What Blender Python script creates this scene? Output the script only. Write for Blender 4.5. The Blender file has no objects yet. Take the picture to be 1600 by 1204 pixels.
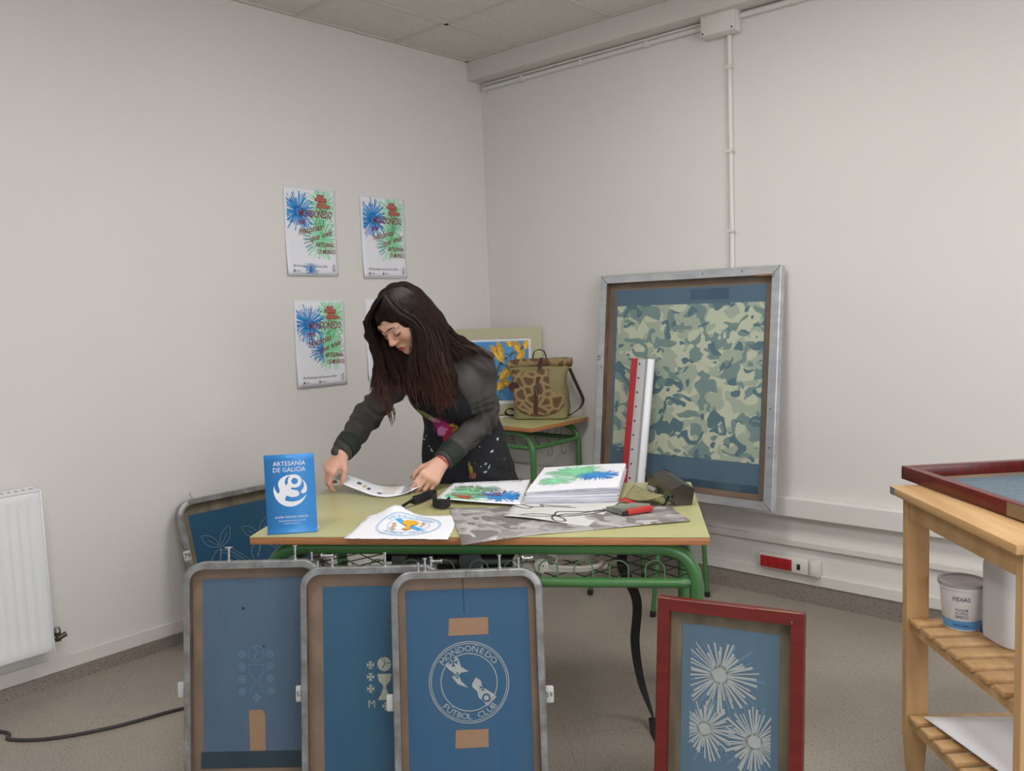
import bpy, math, random
import numpy as np
from math import sin, cos, pi, radians, sqrt, atan2
from mathutils import Vector, Matrix, Quaternion
from mathutils.geometry import tessellate_polygon

S = bpy.context.scene
COL = S.collection

# ---------------------------------------------------------------- camera, world, lights, exposure
CAM_H = 1.38
_p, _r = radians(5.261), radians(-2.1337)
_fw = Vector((0, cos(_p), -sin(_p))); _rt = Vector((1, 0, 0)); _up = _rt.cross(_fw)
_rt2 = cos(_r)*_rt + sin(_r)*_up; _up2 = -sin(_r)*_rt + cos(_r)*_up
cam = bpy.data.cameras.new('camera'); cam.sensor_width = 36; cam.lens = 1335.65/1600*36
cam.clip_start = .05; cam.clip_end = 60
co = bpy.data.objects.new('camera', cam); COL.objects.link(co)
m = Matrix.Identity(4)
for i in range(3):
    m[i][0] = _rt2[i]; m[i][1] = _up2[i]; m[i][2] = -_fw[i]
m[2][3] = CAM_H
co.matrix_world = m
S.camera = co

S.view_settings.view_transform = 'Standard'; S.view_settings.look = 'None'
S.view_settings.gamma = 1; S.view_settings.exposure = 0.30
S.view_settings.use_curve_mapping = False

w = bpy.data.worlds.new('world'); S.world = w; w.use_nodes = True
w.node_tree.nodes['Background'].inputs[0].default_value = (.93, .96, 1, 1)
w.node_tree.nodes['Background'].inputs[1].default_value = 0.42

# room frame: a = distance from left wall, b = distance from right wall
TH = radians(42.06)
UR = Vector((cos(TH), -sin(TH), 0)); UL = Vector((-sin(TH), -cos(TH), 0))
C0 = Vector((-.1142, 5.0346, 0))
def RM(a, b, z=0): return C0 + UR*a + UL*b + Vector((0, 0, z))
CEIL = 2.758

def area(name, loc, target, sx, sy, power, color=(1, 1, 1)):
    l = bpy.data.lights.new(name, 'AREA'); l.shape = 'RECTANGLE'; l.size = sx; l.size_y = sy
    l.energy = power; l.color = color
    o = bpy.data.objects.new(name, l); COL.objects.link(o); o.location = loc
    o.rotation_euler = (Vector(target)-Vector(loc)).to_track_quat('-Z', 'Y').to_euler()
    return o
# daylight from the windows behind and right of the camera
area('window_light', RM(5.6, 3.0, 1.7), RM(1.0, 1.6, .9), 2.6, 1.5, 42, (.95, .97, 1))

# ---------------------------------------------------------------- materials
def lin(h):
    if isinstance(h, str):
        h = h.lstrip('#'); c = [int(h[i:i+2], 16)/255 for i in (0, 2, 4)]
    else: c = list(h)
    return tuple(x/12.92 if x <= .04045 else ((x+.055)/1.055)**2.4 for x in c) + (1,)
class NT:
    def __init__(s, name):
        s.m = bpy.data.materials.new(name); s.m.use_nodes = True
        s.t = s.m.node_tree; s.n = s.t.nodes; s.b = s.n['Principled BSDF']
    def add(s, t, **k):
        n = s.n.new(t)
        for a, v in k.items(): setattr(n, a, v)
        return n
    def link(s, a, b): s.t.links.new(a, b)
    def coord(s, scale=(1, 1, 1), rot=(0, 0, 0), obj=True):
        tc = s.add('ShaderNodeTexCoord'); mp = s.add('ShaderNodeMapping')
        mp.inputs['Scale'].default_value = scale; mp.inputs['Rotation'].default_value = rot
        s.link(tc.outputs['Object'], mp.inputs['Vector']); return mp.outputs[0]
    def noise(s, vec, scale, detail=4, rough=.5, dist=0):
        n = s.add('ShaderNodeTexNoise'); n.inputs['Scale'].default_value = scale
        n.inputs['Detail'].default_value = detail; n.inputs['Roughness'].default_value = rough
        n.inputs['Distortion'].default_value = dist
        s.link(vec, n.inputs['Vector']); return n.outputs['Fac']
    def ramp(s, fac, stops, const=False):
        r = s.add('ShaderNodeValToRGB'); e = r.color_ramp.elements
        if const: r.color_ramp.interpolation = 'CONSTANT'
        while len(e) < len(stops): e.new(.5)
        for i, (p, c) in enumerate(stops): e[i].position = p; e[i].color = lin(c)
        s.link(fac, r.inputs[0]); return r.outputs[0]
    def mix(s, fac, a, b):
        x = s.add('ShaderNodeMix', data_type='RGBA')
        for sock, v in ((x.inputs[0], fac), (x.inputs[6], a), (x.inputs[7], b)):
            if hasattr(v, 'links') or isinstance(v, bpy.types.NodeSocket): s.link(v, sock)
            elif isinstance(v, (int, float)): sock.default_value = v
            else: sock.default_value = lin(v)
        return x.outputs[2]
    def bump(s, fac, strength=.2, dist=.002):
        b = s.add('ShaderNodeBump'); b.inputs['Strength'].default_value = strength
        b.inputs['Distance'].default_value = dist
        s.link(fac, b.inputs['Height']); s.link(b.outputs[0], s.b.inputs['Normal'])
def mat(name, c, rough=.5, metal=0, var=.0, vs=8, stretch=(1, 1, 1), bump=0, bs=60, c2=None, spec=.5, sss=0, detail=4):
    t = NT(name); b = t.b
    b.inputs['Roughness'].default_value = rough; b.inputs['Metallic'].default_value = metal
    b.inputs['Specular IOR Level'].default_value = spec
    L = lin(c); b.inputs['Base Color'].default_value = L
    if var or c2:
        vec = t.coord(stretch); f = t.noise(vec, vs, detail)
        L2 = lin(c2) if c2 else tuple(max(0, x*(1-var)) for x in L[:3])+(1,)
        r = t.add('ShaderNodeValToRGB'); r.color_ramp.elements[0].position = .32; r.color_ramp.elements[1].position = .68
        r.color_ramp.elements[0].color = L2; r.color_ramp.elements[1].color = L
        t.link(f, r.inputs[0]); t.link(r.outputs[0], b.inputs['Base Color'])
    if bump:
        t.bump(t.noise(t.coord(stretch), bs, 3), bump)
    if sss:
        b.inputs['Subsurface Weight'].default_value = sss; b.inputs['Subsurface Radius'].default_value = (.01, .004, .002)
    return t.m
M = {}
M['wall'] = mat('painted_wall', '#dbd7d3', .75, var=.03, vs=1.5, bump=.05, bs=120)
M['wall_r'] = mat('painted_wall_right', '#dcd8d4', .75, var=.03, vs=1.2, bump=.05, bs=120)
M['beam'] = mat('painted_beam', '#d3cec9', .7, var=.03, vs=2)
M['trim'] = mat('painted_trim', '#d8d3ce', .5, var=.03, vs=4)
M['plastic'] = mat('white_plastic', '#d9d6d0', .4, var=.02, vs=9)
M['radiator'] = mat('radiator_enamel', '#e3e4e5', .35)
M['dark'] = mat('dark_hole', '#1c1a19', .7)
M['brass'] = mat('aged_valve', '#6d6259', .35, .8, var=.3, vs=60)
# ceiling tile
t = NT('ceiling_tile'); v = t.coord()
t.link(t.ramp(t.noise(v, 60, 5), [(.3, '#cdc8bf'), (.7, '#d8d3ca')]), t.b.inputs['Base Color']); t.b.inputs['Roughness'].default_value = .9
M['tile'] = t.m
M['tbar'] = mat('ceiling_grid_bar', '#c9c4bb', .6)
# terrazzo
def terrazzo(name, base, seams):
    t = NT(name); v = t.coord()
    f1 = t.noise(v, 150, 3, .6); f2 = t.noise(v, 45, 4, .6); f3 = t.noise(v, 2.2, 3)
    c = t.mix(t.ramp(f3, [(.35, '#000000'), (.7, '#ffffff')]), base[0], base[1])
    c = t.mix(t.ramp(f1, [(.57, '#000000'), (.66, '#ffffff')]), c, base[2])
    c = t.mix(t.ramp(f2, [(.60, '#000000'), (.70, '#888888')]), c, base[3])
    c = t.mix(t.ramp(f1, [(.30, '#ffffff'), (.38, '#000000')]), c, base[4])
    if seams:
        br = t.add('ShaderNodeTexBrick'); br.offset = 0; br.inputs['Scale'].default_value = 1
        br.inputs['Mortar Size'].default_value = .0012; br.inputs['Brick Width'].default_value = .4; br.inputs['Row Height'].default_value = .4
        br.inputs['Color1'].default_value = (0, 0, 0, 1); br.inputs['Color2'].default_value = (0, 0, 0, 1); br.inputs['Mortar'].default_value = (.3, .3, .3, 1)
        t.link(t.coord(rot=(0, 0, TH)), br.inputs['Vector'])
        c = t.mix(br.outputs[0], c, '#4f4943')
    t.link(c, t.b.inputs['Base Color']); t.b.inputs['Roughness'].default_value = .33
    return t.m
M['floor'] = terrazzo('terrazzo_floor', ['#938a80', '#a0978b', '#5f574f', '#746b61', '#b9b1a5'], True)
M['skirt'] = terrazzo('terrazzo_skirting', ['#847b74', '#90877f', '#57504a', '#5f5852', '#a9a198'], False)
M['green'] = mat('green_enamel_tube', '#497846', .3, var=.12, vs=20)
M['green_wire'] = mat('green_enamel_wire', '#5b7a58', .4)
M['dgreen_wire'] = mat('dark_green_wire', '#2c3f2b', .5)
M['rubber'] = mat('black_rubber', '#191919', .6)
t = NT('green_laminate'); v = t.coord()
t.link(t.ramp(t.noise(v, 5, 5), [(.3, '#aeab78'), (.7, '#b6b380')]), t.b.inputs['Base Color']); t.b.inputs['Roughness'].default_value = .28
M['laminate'] = t.m
M['edge'] = mat('beech_edge', '#b47d50', .45, c2='#9c663c', vs=9, stretch=(1, 12, 30))
M['alu'] = mat('aluminium', '#d0d2d5', .34, .6, c2='#b9bcc1', vs=9, stretch=(1, 1, 3))
M['alu_old'] = mat('weathered_aluminium', '#9ea0a2', .42, .55, c2='#77736e', vs=22, bump=.15, bs=90)
M['alu_in'] = mat('stained_inner_aluminium', '#85705a', .55, .2, c2='#4d4238', vs=9, stretch=(3, 3, 1))
M['steel'] = mat('zinc_steel', '#b9bab9', .3, .9, var=.3, vs=80)
M['label'] = mat('paper_label', '#bdbcb9', .6, var=.1, vs=40)
M['ink'] = mat('black_marker', '#24242a', .6)
M['mesh_tan'] = mat('bare_screen_mesh', '#85705f', .6, c2='#6f6053', vs=7)
M['mesh_olive'] = mat('bare_screen_mesh_olive', '#7d715b', .6, c2='#5f5646', vs=7, stretch=(3, 3, 1))
def emul(name, a, b, cdark=None, st=(2, 1, .6)):
    t = NT(name); v = t.coord(st)
    c = t.ramp(t.noise(v, 3.2, 4, .55, .4), [(.3, a), (.7, b)])
    if cdark: c = t.mix(t.ramp(t.noise(t.coord((1, 1, 7)), 3, 4), [(.6, '#000000'), (.75, '#666666')]), c, cdark)
    t.link(c, t.b.inputs['Base Color']); t.b.inputs['Roughness'].default_value = .38
    t.bump(t.noise(t.coord(), 700, 1), .08, .0005)
    return t.m
M['blueA'] = emul('emulsion_grey_blue', '#4a5d70', '#50677e', '#42545f')
M['blueB'] = emul('emulsion_blue_mid', '#2d5470', '#335b76', '#3b5764')
M['blueC'] = emul('emulsion_blue', '#2c577b', '#3b5b76', '#46596a')
M['blueD'] = emul('emulsion_teal', '#1b4a66', '#1f5270')
M['blueR'] = emul('emulsion_slate', '#506a7c', '#596f80', '#496073')
M['tape'] = mat('brown_tape', '#98785f', .5, var=.08, vs=30)
M['sten_hi'] = mat('stencil_open_pale', '#a9ac9c', .6, var=.1, vs=40)
M['sten_C'] = mat('stencil_open_silver', '#a3a9a6', .6, var=.1, vs=40)
M['sten_ghost'] = mat('stencil_open_ghost', '#5f7f98', .6, var=.1, vs=40)
M['sten_line'] = mat('stencil_line', '#7d93a0', .6)
M['red_wood'] = mat('red_painted_wood', '#6e1b12', .34, c2='#5e150f', vs=10, stretch=(1, 1, 5))
M['red_wood2'] = mat('dark_red_varnished_wood', '#661a14', .3, c2='#4a120e', vs=9, stretch=(6, 1, 1))
M['wood_bare'] = mat('bare_wood', '#9c7b5c', .6, var=.2, vs=30)
M['birch'] = mat('birch_wood', '#cda777', .5, c2='#b88f61', vs=7, stretch=(3, 3, .6))
M['birch_h'] = mat('birch_wood_board', '#d0ab7b', .5, c2='#b98f5f', vs=7, stretch=(4, .5, 4))
M['paper'] = mat('white_paper', '#e4e4ea', .7)
M['paper_edge'] = mat('paper_stack', '#d6d6e2', .8, c2='#a8a8b8', vs=60, stretch=(.2, .2, 14), detail=2)
M['pblue'] = mat('print_blue', '#2f97dc', .6, c2='#2779c4', vs=60)
M['pblue_d'] = mat('print_dark_blue', '#2a5b92', .6)
M['pgreen'] = mat('print_green', '#74cf94', .6, c2='#8fdcae', vs=60)
M['pgreen_l'] = mat('print_pale_green', '#a9e0bf', .6)
M['pred'] = mat('print_red', '#a3303a', .6, c2='#7a3230', vs=120)
M['pred_b'] = mat('print_bright_red', '#b53a38', .6)
M['pgrey'] = mat('print_grey', '#4a4a55', .6)
M['sign_blue'] = mat('sign_blue', '#3484c9', .4)
M['white_ink'] = mat('sign_white', '#e8e9ee', .5)
M['clear'] = mat('sign_edge_white', '#d8dde2', .2)
M['khaki'] = mat('khaki_cover', '#8c8660', .7, var=.12, vs=30)
M['redcard'] = mat('red_card', '#b8322c', .5)
M['greycard'] = mat('grey_green_cover', '#8d9484', .5, c2='#6f776c', vs=30)
M['strap'] = mat('black_webbing', '#17171a', .8, bump=.3, bs=400)
M['trough'] = mat('black_steel', '#40372f', .3, .5, c2='#3b332d', vs=6)
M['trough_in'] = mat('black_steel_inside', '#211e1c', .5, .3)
M['cable_w'] = mat('white_cable', '#cfc9bd', .5)
M['cable_b'] = mat('dark_cable', '#3a3335', .5)
M['sockred'] = mat('red_socket', '#a81f26', .35)
M['tub'] = mat('white_tub', '#e2e3e6', .3)
M['tub_lid'] = mat('dusty_lid', '#b9b3b4', .35, c2='#9a9396', vs=20)
M['tub_blue'] = mat('tub_blue', '#5b9bd0', .4)
M['navy'] = mat('navy_print', '#23385c', .5)
M['jug'] = mat('milky_jug', '#dcdde0', .45, sss=.1)
M['alu_bright'] = mat('bright_aluminium', '#d3d3d5', .38, .35, var=.06, vs=14, stretch=(6, 6, .5))
M['squeegee_red'] = mat('squeegee_red', '#b03038', .45)
M['leather'] = mat('brown_leather', '#4a231a', .5, var=.2, vs=30)
M['canvas'] = mat('khaki_canvas', '#8d845c', .85, c2='#7a724d', vs=10, bump=.4, bs=220)
M['canvas_d'] = mat('dark_strap_leather', '#33191a', .6)
M['ply'] = mat('plywood_seat', '#a5774a', .5, c2='#8f6238', vs=8, stretch=(1, 8, 1))
M['tableply'] = mat('table_underside', '#8a6a4a', .7)
M['boxgrey'] = mat('grey_instrument', '#5e5f62', .5)
M['cloth_print'] = mat('sheer_white_sheet', '#cfcecb', .7, c2='#c2c1bd', vs=9)
def camo(name, cols, scale, st=(1, 1, 1), off=0, rough=.6):
    t = NT(name)
    tc = t.add('ShaderNodeTexCoord'); mp = t.add('ShaderNodeMapping'); mp.inputs['Scale'].default_value = st
    mp.inputs['Location'].default_value = (off, off*.7, off*.3); t.link(tc.outputs['Object'], mp.inputs[0]); v = mp.outputs[0]
    def layer(o, sc, p):
        m2 = t.add('ShaderNodeMapping'); m2.inputs['Location'].default_value = (o, o*1.7, -o); t.link(v, m2.inputs[0])
        f = t.noise(m2.outputs[0], sc, 1.2, .4, .9)
        return t.ramp(f, [(0, '#000000'), (p, '#000000'), (p+.008, '#ffffff')])
    c = t.mix(layer(1.3, scale*.9, .50), cols[0], cols[1])
    c = t.mix(layer(5.1, scale, .55), c, cols[2])
    c = t.mix(layer(9.7, scale*1.1, .60), c, cols[3])
    t.link(c, t.b.inputs['Base Color']); t.b.inputs['Roughness'].default_value = rough
    return t.m
M['camo_screen'] = camo('camouflage_stencil', ['#bcc2aa', '#a0ac9a', '#758c89', '#57737c'], 11, (1, 1, 1.2), 3)
M['camo_sheet'] = camo('grey_camouflage_print', ['#a3a09e', '#8d8988', '#77716f', '#b2b0ad'], 13, (1, 1, 1), 7)
# giraffe print canvas
t = NT('giraffe_print_canvas'); v = t.coord((1, 1, 1))
nz = t.add('ShaderNodeTexNoise'); nz.inputs['Scale'].default_value = 14; t.link(v, nz.inputs['Vector'])
vm = t.add('ShaderNodeVectorMath', operation='MULTIPLY_ADD'); vm.inputs[1].default_value = (.02, .02, .02)
t.link(nz.outputs['Color'], vm.inputs[0]); t.link(v, vm.inputs[2])
vo = t.add('ShaderNodeTexVoronoi', feature='DISTANCE_TO_EDGE'); vo.inputs['Scale'].default_value = 22
t.link(vm.outputs[0], vo.inputs['Vector'])
t.link(t.ramp(vo.outputs['Distance'], [(.06, '#927d57'), (.20, '#614630')]), t.b.inputs['Base Color']); t.b.inputs['Roughness'].default_value = .85
M['giraffe'] = t.m

# ---------------------------------------------------------------- mesh building
def tri2(poly):
    """tessellate one 2D polygon -> triangles of indices"""
    return tessellate_polygon([[Vector((p[0], p[1], 0)) for p in poly]])
_tc = {}
def glyphs(s, size=1.0, shear=0.0, bold=0.0):
    """flat text outline as 2D verts and faces"""
    k = (s, shear, bold)
    if k not in _tc:
        cu = bpy.data.curves.new('t', 'FONT'); cu.body = s; cu.size = 1; cu.shear = shear; cu.resolution_u = 2; cu.offset = bold
        o = bpy.data.objects.new('t', cu); COL.objects.link(o)
        dg = bpy.context.evaluated_depsgraph_get(); me = bpy.data.meshes.new_from_object(o.evaluated_get(dg))
        vs = [(v.co.x, v.co.y) for v in me.vertices]; fs = [tuple(p.vertices) for p in me.polygons]
        bpy.data.objects.remove(o); bpy.data.curves.remove(cu); bpy.data.meshes.remove(me)
        _tc[k] = (vs, fs)
    vs, fs = _tc[k]
    return [(x*size, y*size) for x, y in vs], fs
class MB:
    def __init__(s): s.v = []; s.f = []; s.mi = []; s.cur = 0
    def add(s, vs, fs, T=None):
        b = len(s.v)
        for p in vs:
            p = Vector(p)
            s.v.append(T @ p if T else p)
        for f in fs: s.f.append(tuple(i+b for i in f)); s.mi.append(s.cur)
        return s
    def box(s, x0, x1, y0, y1, z0, z1, T=None, bev=0):
        if bev:
            return s.rbox((x0+x1)/2, (y0+y1)/2, z0, z1, x1-x0, y1-y0, bev, T)
        vs = [(x, y, z) for z in (z0, z1) for y in (y0, y1) for x in (x0, x1)]
        return s.add(vs, [(0, 2, 3, 1), (4, 5, 7, 6), (0, 1, 5, 4), (2, 6, 7, 3), (0, 4, 6, 2), (1, 3, 7, 5)], T)
    def rbox(s, cx, cy, z0, z1, w, d, r, T=None):
        """box with all edges softened: stacked rounded rings"""
        rr = min(r, w/2*.99, d/2*.99, (z1-z0)/2*.99)
        rings = []
        for k, (ins, z) in enumerate(((rr, z0), (rr*.3, z0+rr*.3), (0, z0+rr), (0, z1-rr), (rr*.3, z1-rr*.3), (rr, z1))):
            rings.append([(x+cx, y+cy, z) for x, y in rrect(w-2*ins, d-2*ins, max(rr-ins*.5, rr*.4), 2)])
        return s.loft(rings, True, T)
    def loft(s, rings, cap=True, T=None, closed=True):
        n = len(rings[0]); vs = [p for r in rings for p in r]; fs = []
        for i in range(len(rings)-1):
            for j in range(n if closed else n-1):
                k = (j+1) % n
                fs.append((i*n+j, i*n+k, (i+1)*n+k, (i+1)*n+j))
        if cap:
            fs.append(tuple(range(n-1, -1, -1))); fs.append(tuple((len(rings)-1)*n+j for j in range(n)))
        return s.add(vs, fs, T)
    def tube(s, pts, r, n=10, cap=True, T=None, closed=False):
        pts = [Vector(p) for p in pts]; N = len(pts); rings = []
        rad = r if isinstance(r, (list, tuple)) else [r]*N
        up = None
        for i, p in enumerate(pts):
            if closed: d = (pts[(i+1) % N]-pts[i-1])
            else: d = pts[min(i+1, N-1)]-pts[max(i-1, 0)]
            d = d.normalized() if d.length > 1e-9 else Vector((0, 0, 1))
            if up is None:
                up = Vector((0, 0, 1)) if abs(d.z) < .9 else Vector((1, 0, 0))
            up = up-d*up.dot(d); up = up.normalized(); sd = d.cross(up)
            rings.append([p+(up*cos(2*pi*k/n)+sd*sin(2*pi*k/n))*rad[i] for k in range(n)])
        if closed: rings.append(rings[0]); cap = False
        return s.loft(rings, cap, T)
    def ribbon(s, pts, w, thick=.002, axis=(0, 0, 1), T=None):
        """flat band along pts, its width along axis"""
        pts = [Vector(p) for p in pts]; rings = []
        for i, p in enumerate(pts):
            d = (pts[min(i+1, len(pts)-1)]-pts[max(i-1, 0)]).normalized()
            a = Vector(axis[i] if isinstance(axis, list) else axis); a = (a-d*a.dot(d)).normalized(); nn = d.cross(a)
            rings.append([p+a*w/2+nn*thick/2, p+a*w/2-nn*thick/2, p-a*w/2-nn*thick/2, p-a*w/2+nn*thick/2])
        return s.loft(rings, True, T)
    def lathe(s, prof, n=32, T=None, cap=False):
        rings = [[(r*cos(2*pi*k/n), r*sin(2*pi*k/n), z) for k in range(n)] for r, z in prof]
        return s.loft(rings, cap, T)
    def poly(s, p2, fn=None, T=None):
        fn = fn or (lambda x, y: (x, y, 0))
        return s.add([fn(*p) for p in p2], [tuple(t) for t in tri2(p2)], T)
    def flat(s, vs, fs, fn): return s.add([fn(*p) for p in vs], fs)
    def prism(s, p2, t0, t1, fn):
        """extruded 2D outline; fn(x, y, t) -> 3D"""
        n = len(p2); vs = [fn(x, y, t0) for x, y in p2]+[fn(x, y, t1) for x, y in p2]
        tr = [tuple(t) for t in tri2(p2)]
        fs = [t for t in tr]+[tuple(n+i for i in reversed(t)) for t in tr]
        fs += [(i, (i+1) % n, n+(i+1) % n, n+i) for i in range(n)]
        return s.add(vs, fs)
    def text(s, txt, size, fn, cx=0, cy=0, ang=0, shear=0, align='c', sx=1.0, width=None, bold=0.0):
        vs, fs = glyphs(txt, size, shear, bold)
        if not vs: return s
        x0 = min(p[0] for p in vs); x1 = max(p[0] for p in vs); y0 = min(p[1] for p in vs)
        if width: sx = width/(x1-x0)
        ox = {'c': (x0+x1)/2, 'l': x0, 'r': x1}[align]
        c, q = cos(ang), sin(ang); out = []
        for x, y in vs:
            x = (x-ox)*sx
            out.append((cx+x*c-y*q, cy+x*q+y*c))
        return s.flat(out, fs, fn)
    def arctext(s, txt, size, fn, cx, cy, R, mid, span, inward=False, bold=1.0):
        """text round a circle; mid = angle of the middle in degrees"""
        n = len(txt)
        for i, ch in enumerate(txt):
            if ch == ' ': continue
            u = (i/(n-1)-.5)*span
            a = radians(mid-u if not inward else mid+u)
            rot = a-pi/2 if not inward else a+pi/2
            vs, fs = glyphs(ch, size); x0 = min(p[0] for p in vs); x1 = max(p[0] for p in vs)
            c, q = cos(rot), sin(rot); px, py = cx+R*cos(a), cy+R*sin(a)
            out = [(px+((x-(x0+x1)/2)*bold)*c-(y-size*.35)*q, py+((x-(x0+x1)/2)*bold)*q+(y-size*.35)*c) for x, y in vs]
            s.flat(out, fs, fn)
        return s
    def ring2(s, cx, cy, R, w, fn, n=64, a0=0, a1=360, ry=None):
        vs = []; fs = []; k = n+1
        for i in range(k):
            a = radians(a0+(a1-a0)*i/n)
            for rr in (R-w/2, R+w/2):
                vs.append((cx+rr*cos(a), cy+(rr*sin(a) if ry is None else rr*sin(a)*ry/R)))
        for i in range(n): fs.append((2*i, 2*i+1, 2*i+3, 2*i+2))
        return s.flat(vs, fs, fn)
    def line2(s, pts, w, fn, closed=False):
        """flat stroke"""
        n = len(pts); vs = []; fs = []
        for i in range(n):
            a = pts[i-1] if (i or closed) else pts[0]; b = pts[(i+1) % n] if (i < n-1 or closed) else pts[-1]
            dx, dy = b[0]-a[0], b[1]-a[1]; l = sqrt(dx*dx+dy*dy) or 1
            ww = w[i] if isinstance(w, (list, tuple)) else w
            ox, oy = -dy/l*ww/2, dx/l*ww/2
            vs += [(pts[i][0]+ox, pts[i][1]+oy), (pts[i][0]-ox, pts[i][1]-oy)]
        for i in range(n if closed else n-1):
            j = (i+1) % n; fs.append((2*i, 2*i+1, 2*j+1, 2*j))
        return s.flat(vs, fs, fn)
    def disc2(s, cx, cy, r, fn, n=24, ry=None):
        return s.flat([(cx+r*cos(2*pi*i/n), cy+(ry or r)*sin(2*pi*i/n)) for i in range(n)], [tuple(range(n))], fn)
    def shift(s, d):
        d = Vector(d); s.v = [p+d for p in s.v]; return s
    def build(s, name, m, parent=None, smooth=True, bevel=0, solid=0, sub=0):
        me = bpy.data.meshes.new(name); me.from_pydata([tuple(p) for p in s.v], [], s.f)
        ms = m if isinstance(m, (list, tuple)) else [m]
        for x in ms: me.materials.append(M[x] if isinstance(x, str) else x)
        if len(ms) > 1: me.polygons.foreach_set('material_index', s.mi)
        if smooth:
            me.polygons.foreach_set('use_smooth', [True]*len(me.polygons))
            try: me.set_sharp_from_angle(angle=radians(38))
            except Exception: pass
        me.update()
        o = bpy.data.objects.new(name, me); COL.objects.link(o)
        if parent: o.parent = parent
        if bevel:
            b = o.modifiers.new('b', 'BEVEL'); b.width = bevel; b.segments = 2; b.limit_method = 'ANGLE'; b.angle_limit = radians(40)
        if solid:
            b = o.modifiers.new('s', 'SOLIDIFY'); b.thickness = solid; b.offset = 0
        if sub:
            b = o.modifiers.new('u', 'SUBSURF'); b.levels = sub; b.render_levels = sub
        return o
def join(L):
    o = MB()
    for i, k in enumerate(L):
        o.cur = i; o.add(k.v, k.f)
    return o
def rrect(w, d, r, seg=4):
    out = []
    for cx, cy, a in ((w/2-r, d/2-r, 0), (-w/2+r, d/2-r, 90), (-w/2+r, -d/2+r, 180), (w/2-r, -d/2+r, 270)):
        for i in range(seg+1):
            t = radians(a+90*i/seg); out.append((cx+r*cos(t), cy+r*sin(t)))
    return out
def fillet(pts, r, seg=6):
    pts = [Vector(p) for p in pts]; out = [pts[0]]
    for i in range(1, len(pts)-1):
        a, b, c = pts[i-1], pts[i], pts[i+1]
        d1 = (a-b).normalized(); d2 = (c-b).normalized()
        ang = d1.angle(d2); t = min(r/math.tan(ang/2), (a-b).length*.49, (c-b).length*.49)
        p0 = b+d1*t; p1 = b+d2*t
        for k in range(seg+1):
            u = k/seg; out.append(p0*(1-u)**2+b*2*u*(1-u)+p1*u*u)
    out.append(pts[-1]); return out
def spline(pts, n=8):
    """Catmull-Rom through points"""
    P = [Vector(p) for p in pts]; P = [P[0]*2-P[1]]+P+[P[-1]*2-P[-2]]; out = []
    for i in range(1, len(P)-2):
        for k in range(n):
            t = k/n
            out.append(.5*((2*P[i])+(-P[i-1]+P[i+1])*t+(2*P[i-1]-5*P[i]+4*P[i+1]-P[i+2])*t*t+(-P[i-1]+3*P[i]-3*P[i+1]+P[i+2])*t**3))
    out.append(P[-2]); return out
def sp2(pts, n=6, closed=False):
    q = [(x, y, 0) for x, y in pts]
    if closed:
        q = q+q[:3]
        r = spline(q, n)[n:-n]      # wraps once
        return [(p.x, p.y) for p in r][:len(pts)*n]
    return [(p.x, p.y) for p in spline(q, n)]
def clip(poly, x0, x1, y0, y1):
    def cut(P, ins, inter):
        out = []
        for i in range(len(P)):
            a, b = P[i-1], P[i]
            if ins(b):
                if not ins(a): out.append(inter(a, b))
                out.append(b)
            elif ins(a): out.append(inter(a, b))
        return out
    def ix(v): return lambda a, b: (v, a[1]+(b[1]-a[1])*(v-a[0])/(b[0]-a[0]))
    def iy(v): return lambda a, b: (a[0]+(b[0]-a[0])*(v-a[1])/(b[1]-a[1]), v)
    for ins, it in ((lambda p: p[0] >= x0, ix(x0)), (lambda p: p[0] <= x1, ix(x1)), (lambda p: p[1] >= y0, iy(y0)), (lambda p: p[1] <= y1, iy(y1))):
        if not poly: return []
        poly = cut(poly, ins, it)
    return poly
def burst(mb, cx, cy, r, fn, n=40, w=.05, rect=None, seed=1, r0=.12, core=.22, lo=.55):
    """a firework of straight brush strokes"""
    rnd = random.Random(seed)
    for i in range(n):
        a = 2*pi*(i+rnd.uniform(-.35, .35))/n; L = r*rnd.uniform(lo, 1); ww = r*w*rnd.uniform(.6, 1.3)
        s0 = r*core*rnd.uniform(.72, .9); c, s = cos(a), sin(a)
        q = [(cx+s0*c-s*ww*.35, cy+s0*s+c*ww*.35), (cx+s0*c+s*ww*.35, cy+s0*s-c*ww*.35), (cx+L*c+s*ww*.5, cy+L*s-c*ww*.5), (cx+L*c-s*ww*.5, cy+L*s+c*ww*.5)]
        if rect: q = clip(q, *rect)
        if len(q) >= 3: mb.add([fn(*p) for p in q], [tuple(range(len(q)))])
    q = [(cx+r*core*cos(2*pi*i/14)*rnd.uniform(.8, 1.2), cy+r*core*sin(2*pi*i/14)*rnd.uniform(.8, 1.2)) for i in range(14)]
    if rect: q = clip(q, *rect)
    if len(q) >= 3: mb.add([fn(*p) for p in q], [tuple(range(len(q)))])

def tag(o, label, cat, group=None, kind=None):
    o['label'] = label; o['category'] = cat
    if group: o['group'] = group
    if kind: o['kind'] = kind
    return o
def thing(name, label, cat, loc=(0, 0, 0), rot=(0, 0, 0), group=None):
    o = bpy.data.objects.new(name, None); COL.objects.link(o); o.empty_display_size = .05
    o.location = loc; o.rotation_euler = rot
    return tag(o, label, cat, group)
def struct(o): o['kind'] = 'structure'; return o
def copy_tree(o, parent=None):
    c = o.copy(); COL.objects.link(c)
    if parent: c.parent = parent
    for ch in list(o.children): copy_tree(ch, c)
    return c

# ================================================================ THE ROOM
RR = -TH; RL = radians(90)-TH
def room(mb, name, m, **k):
    o = mb.build(name, m, **k); o.location = C0; o.rotation_euler = (0, 0, RR); return struct(o)
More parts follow.
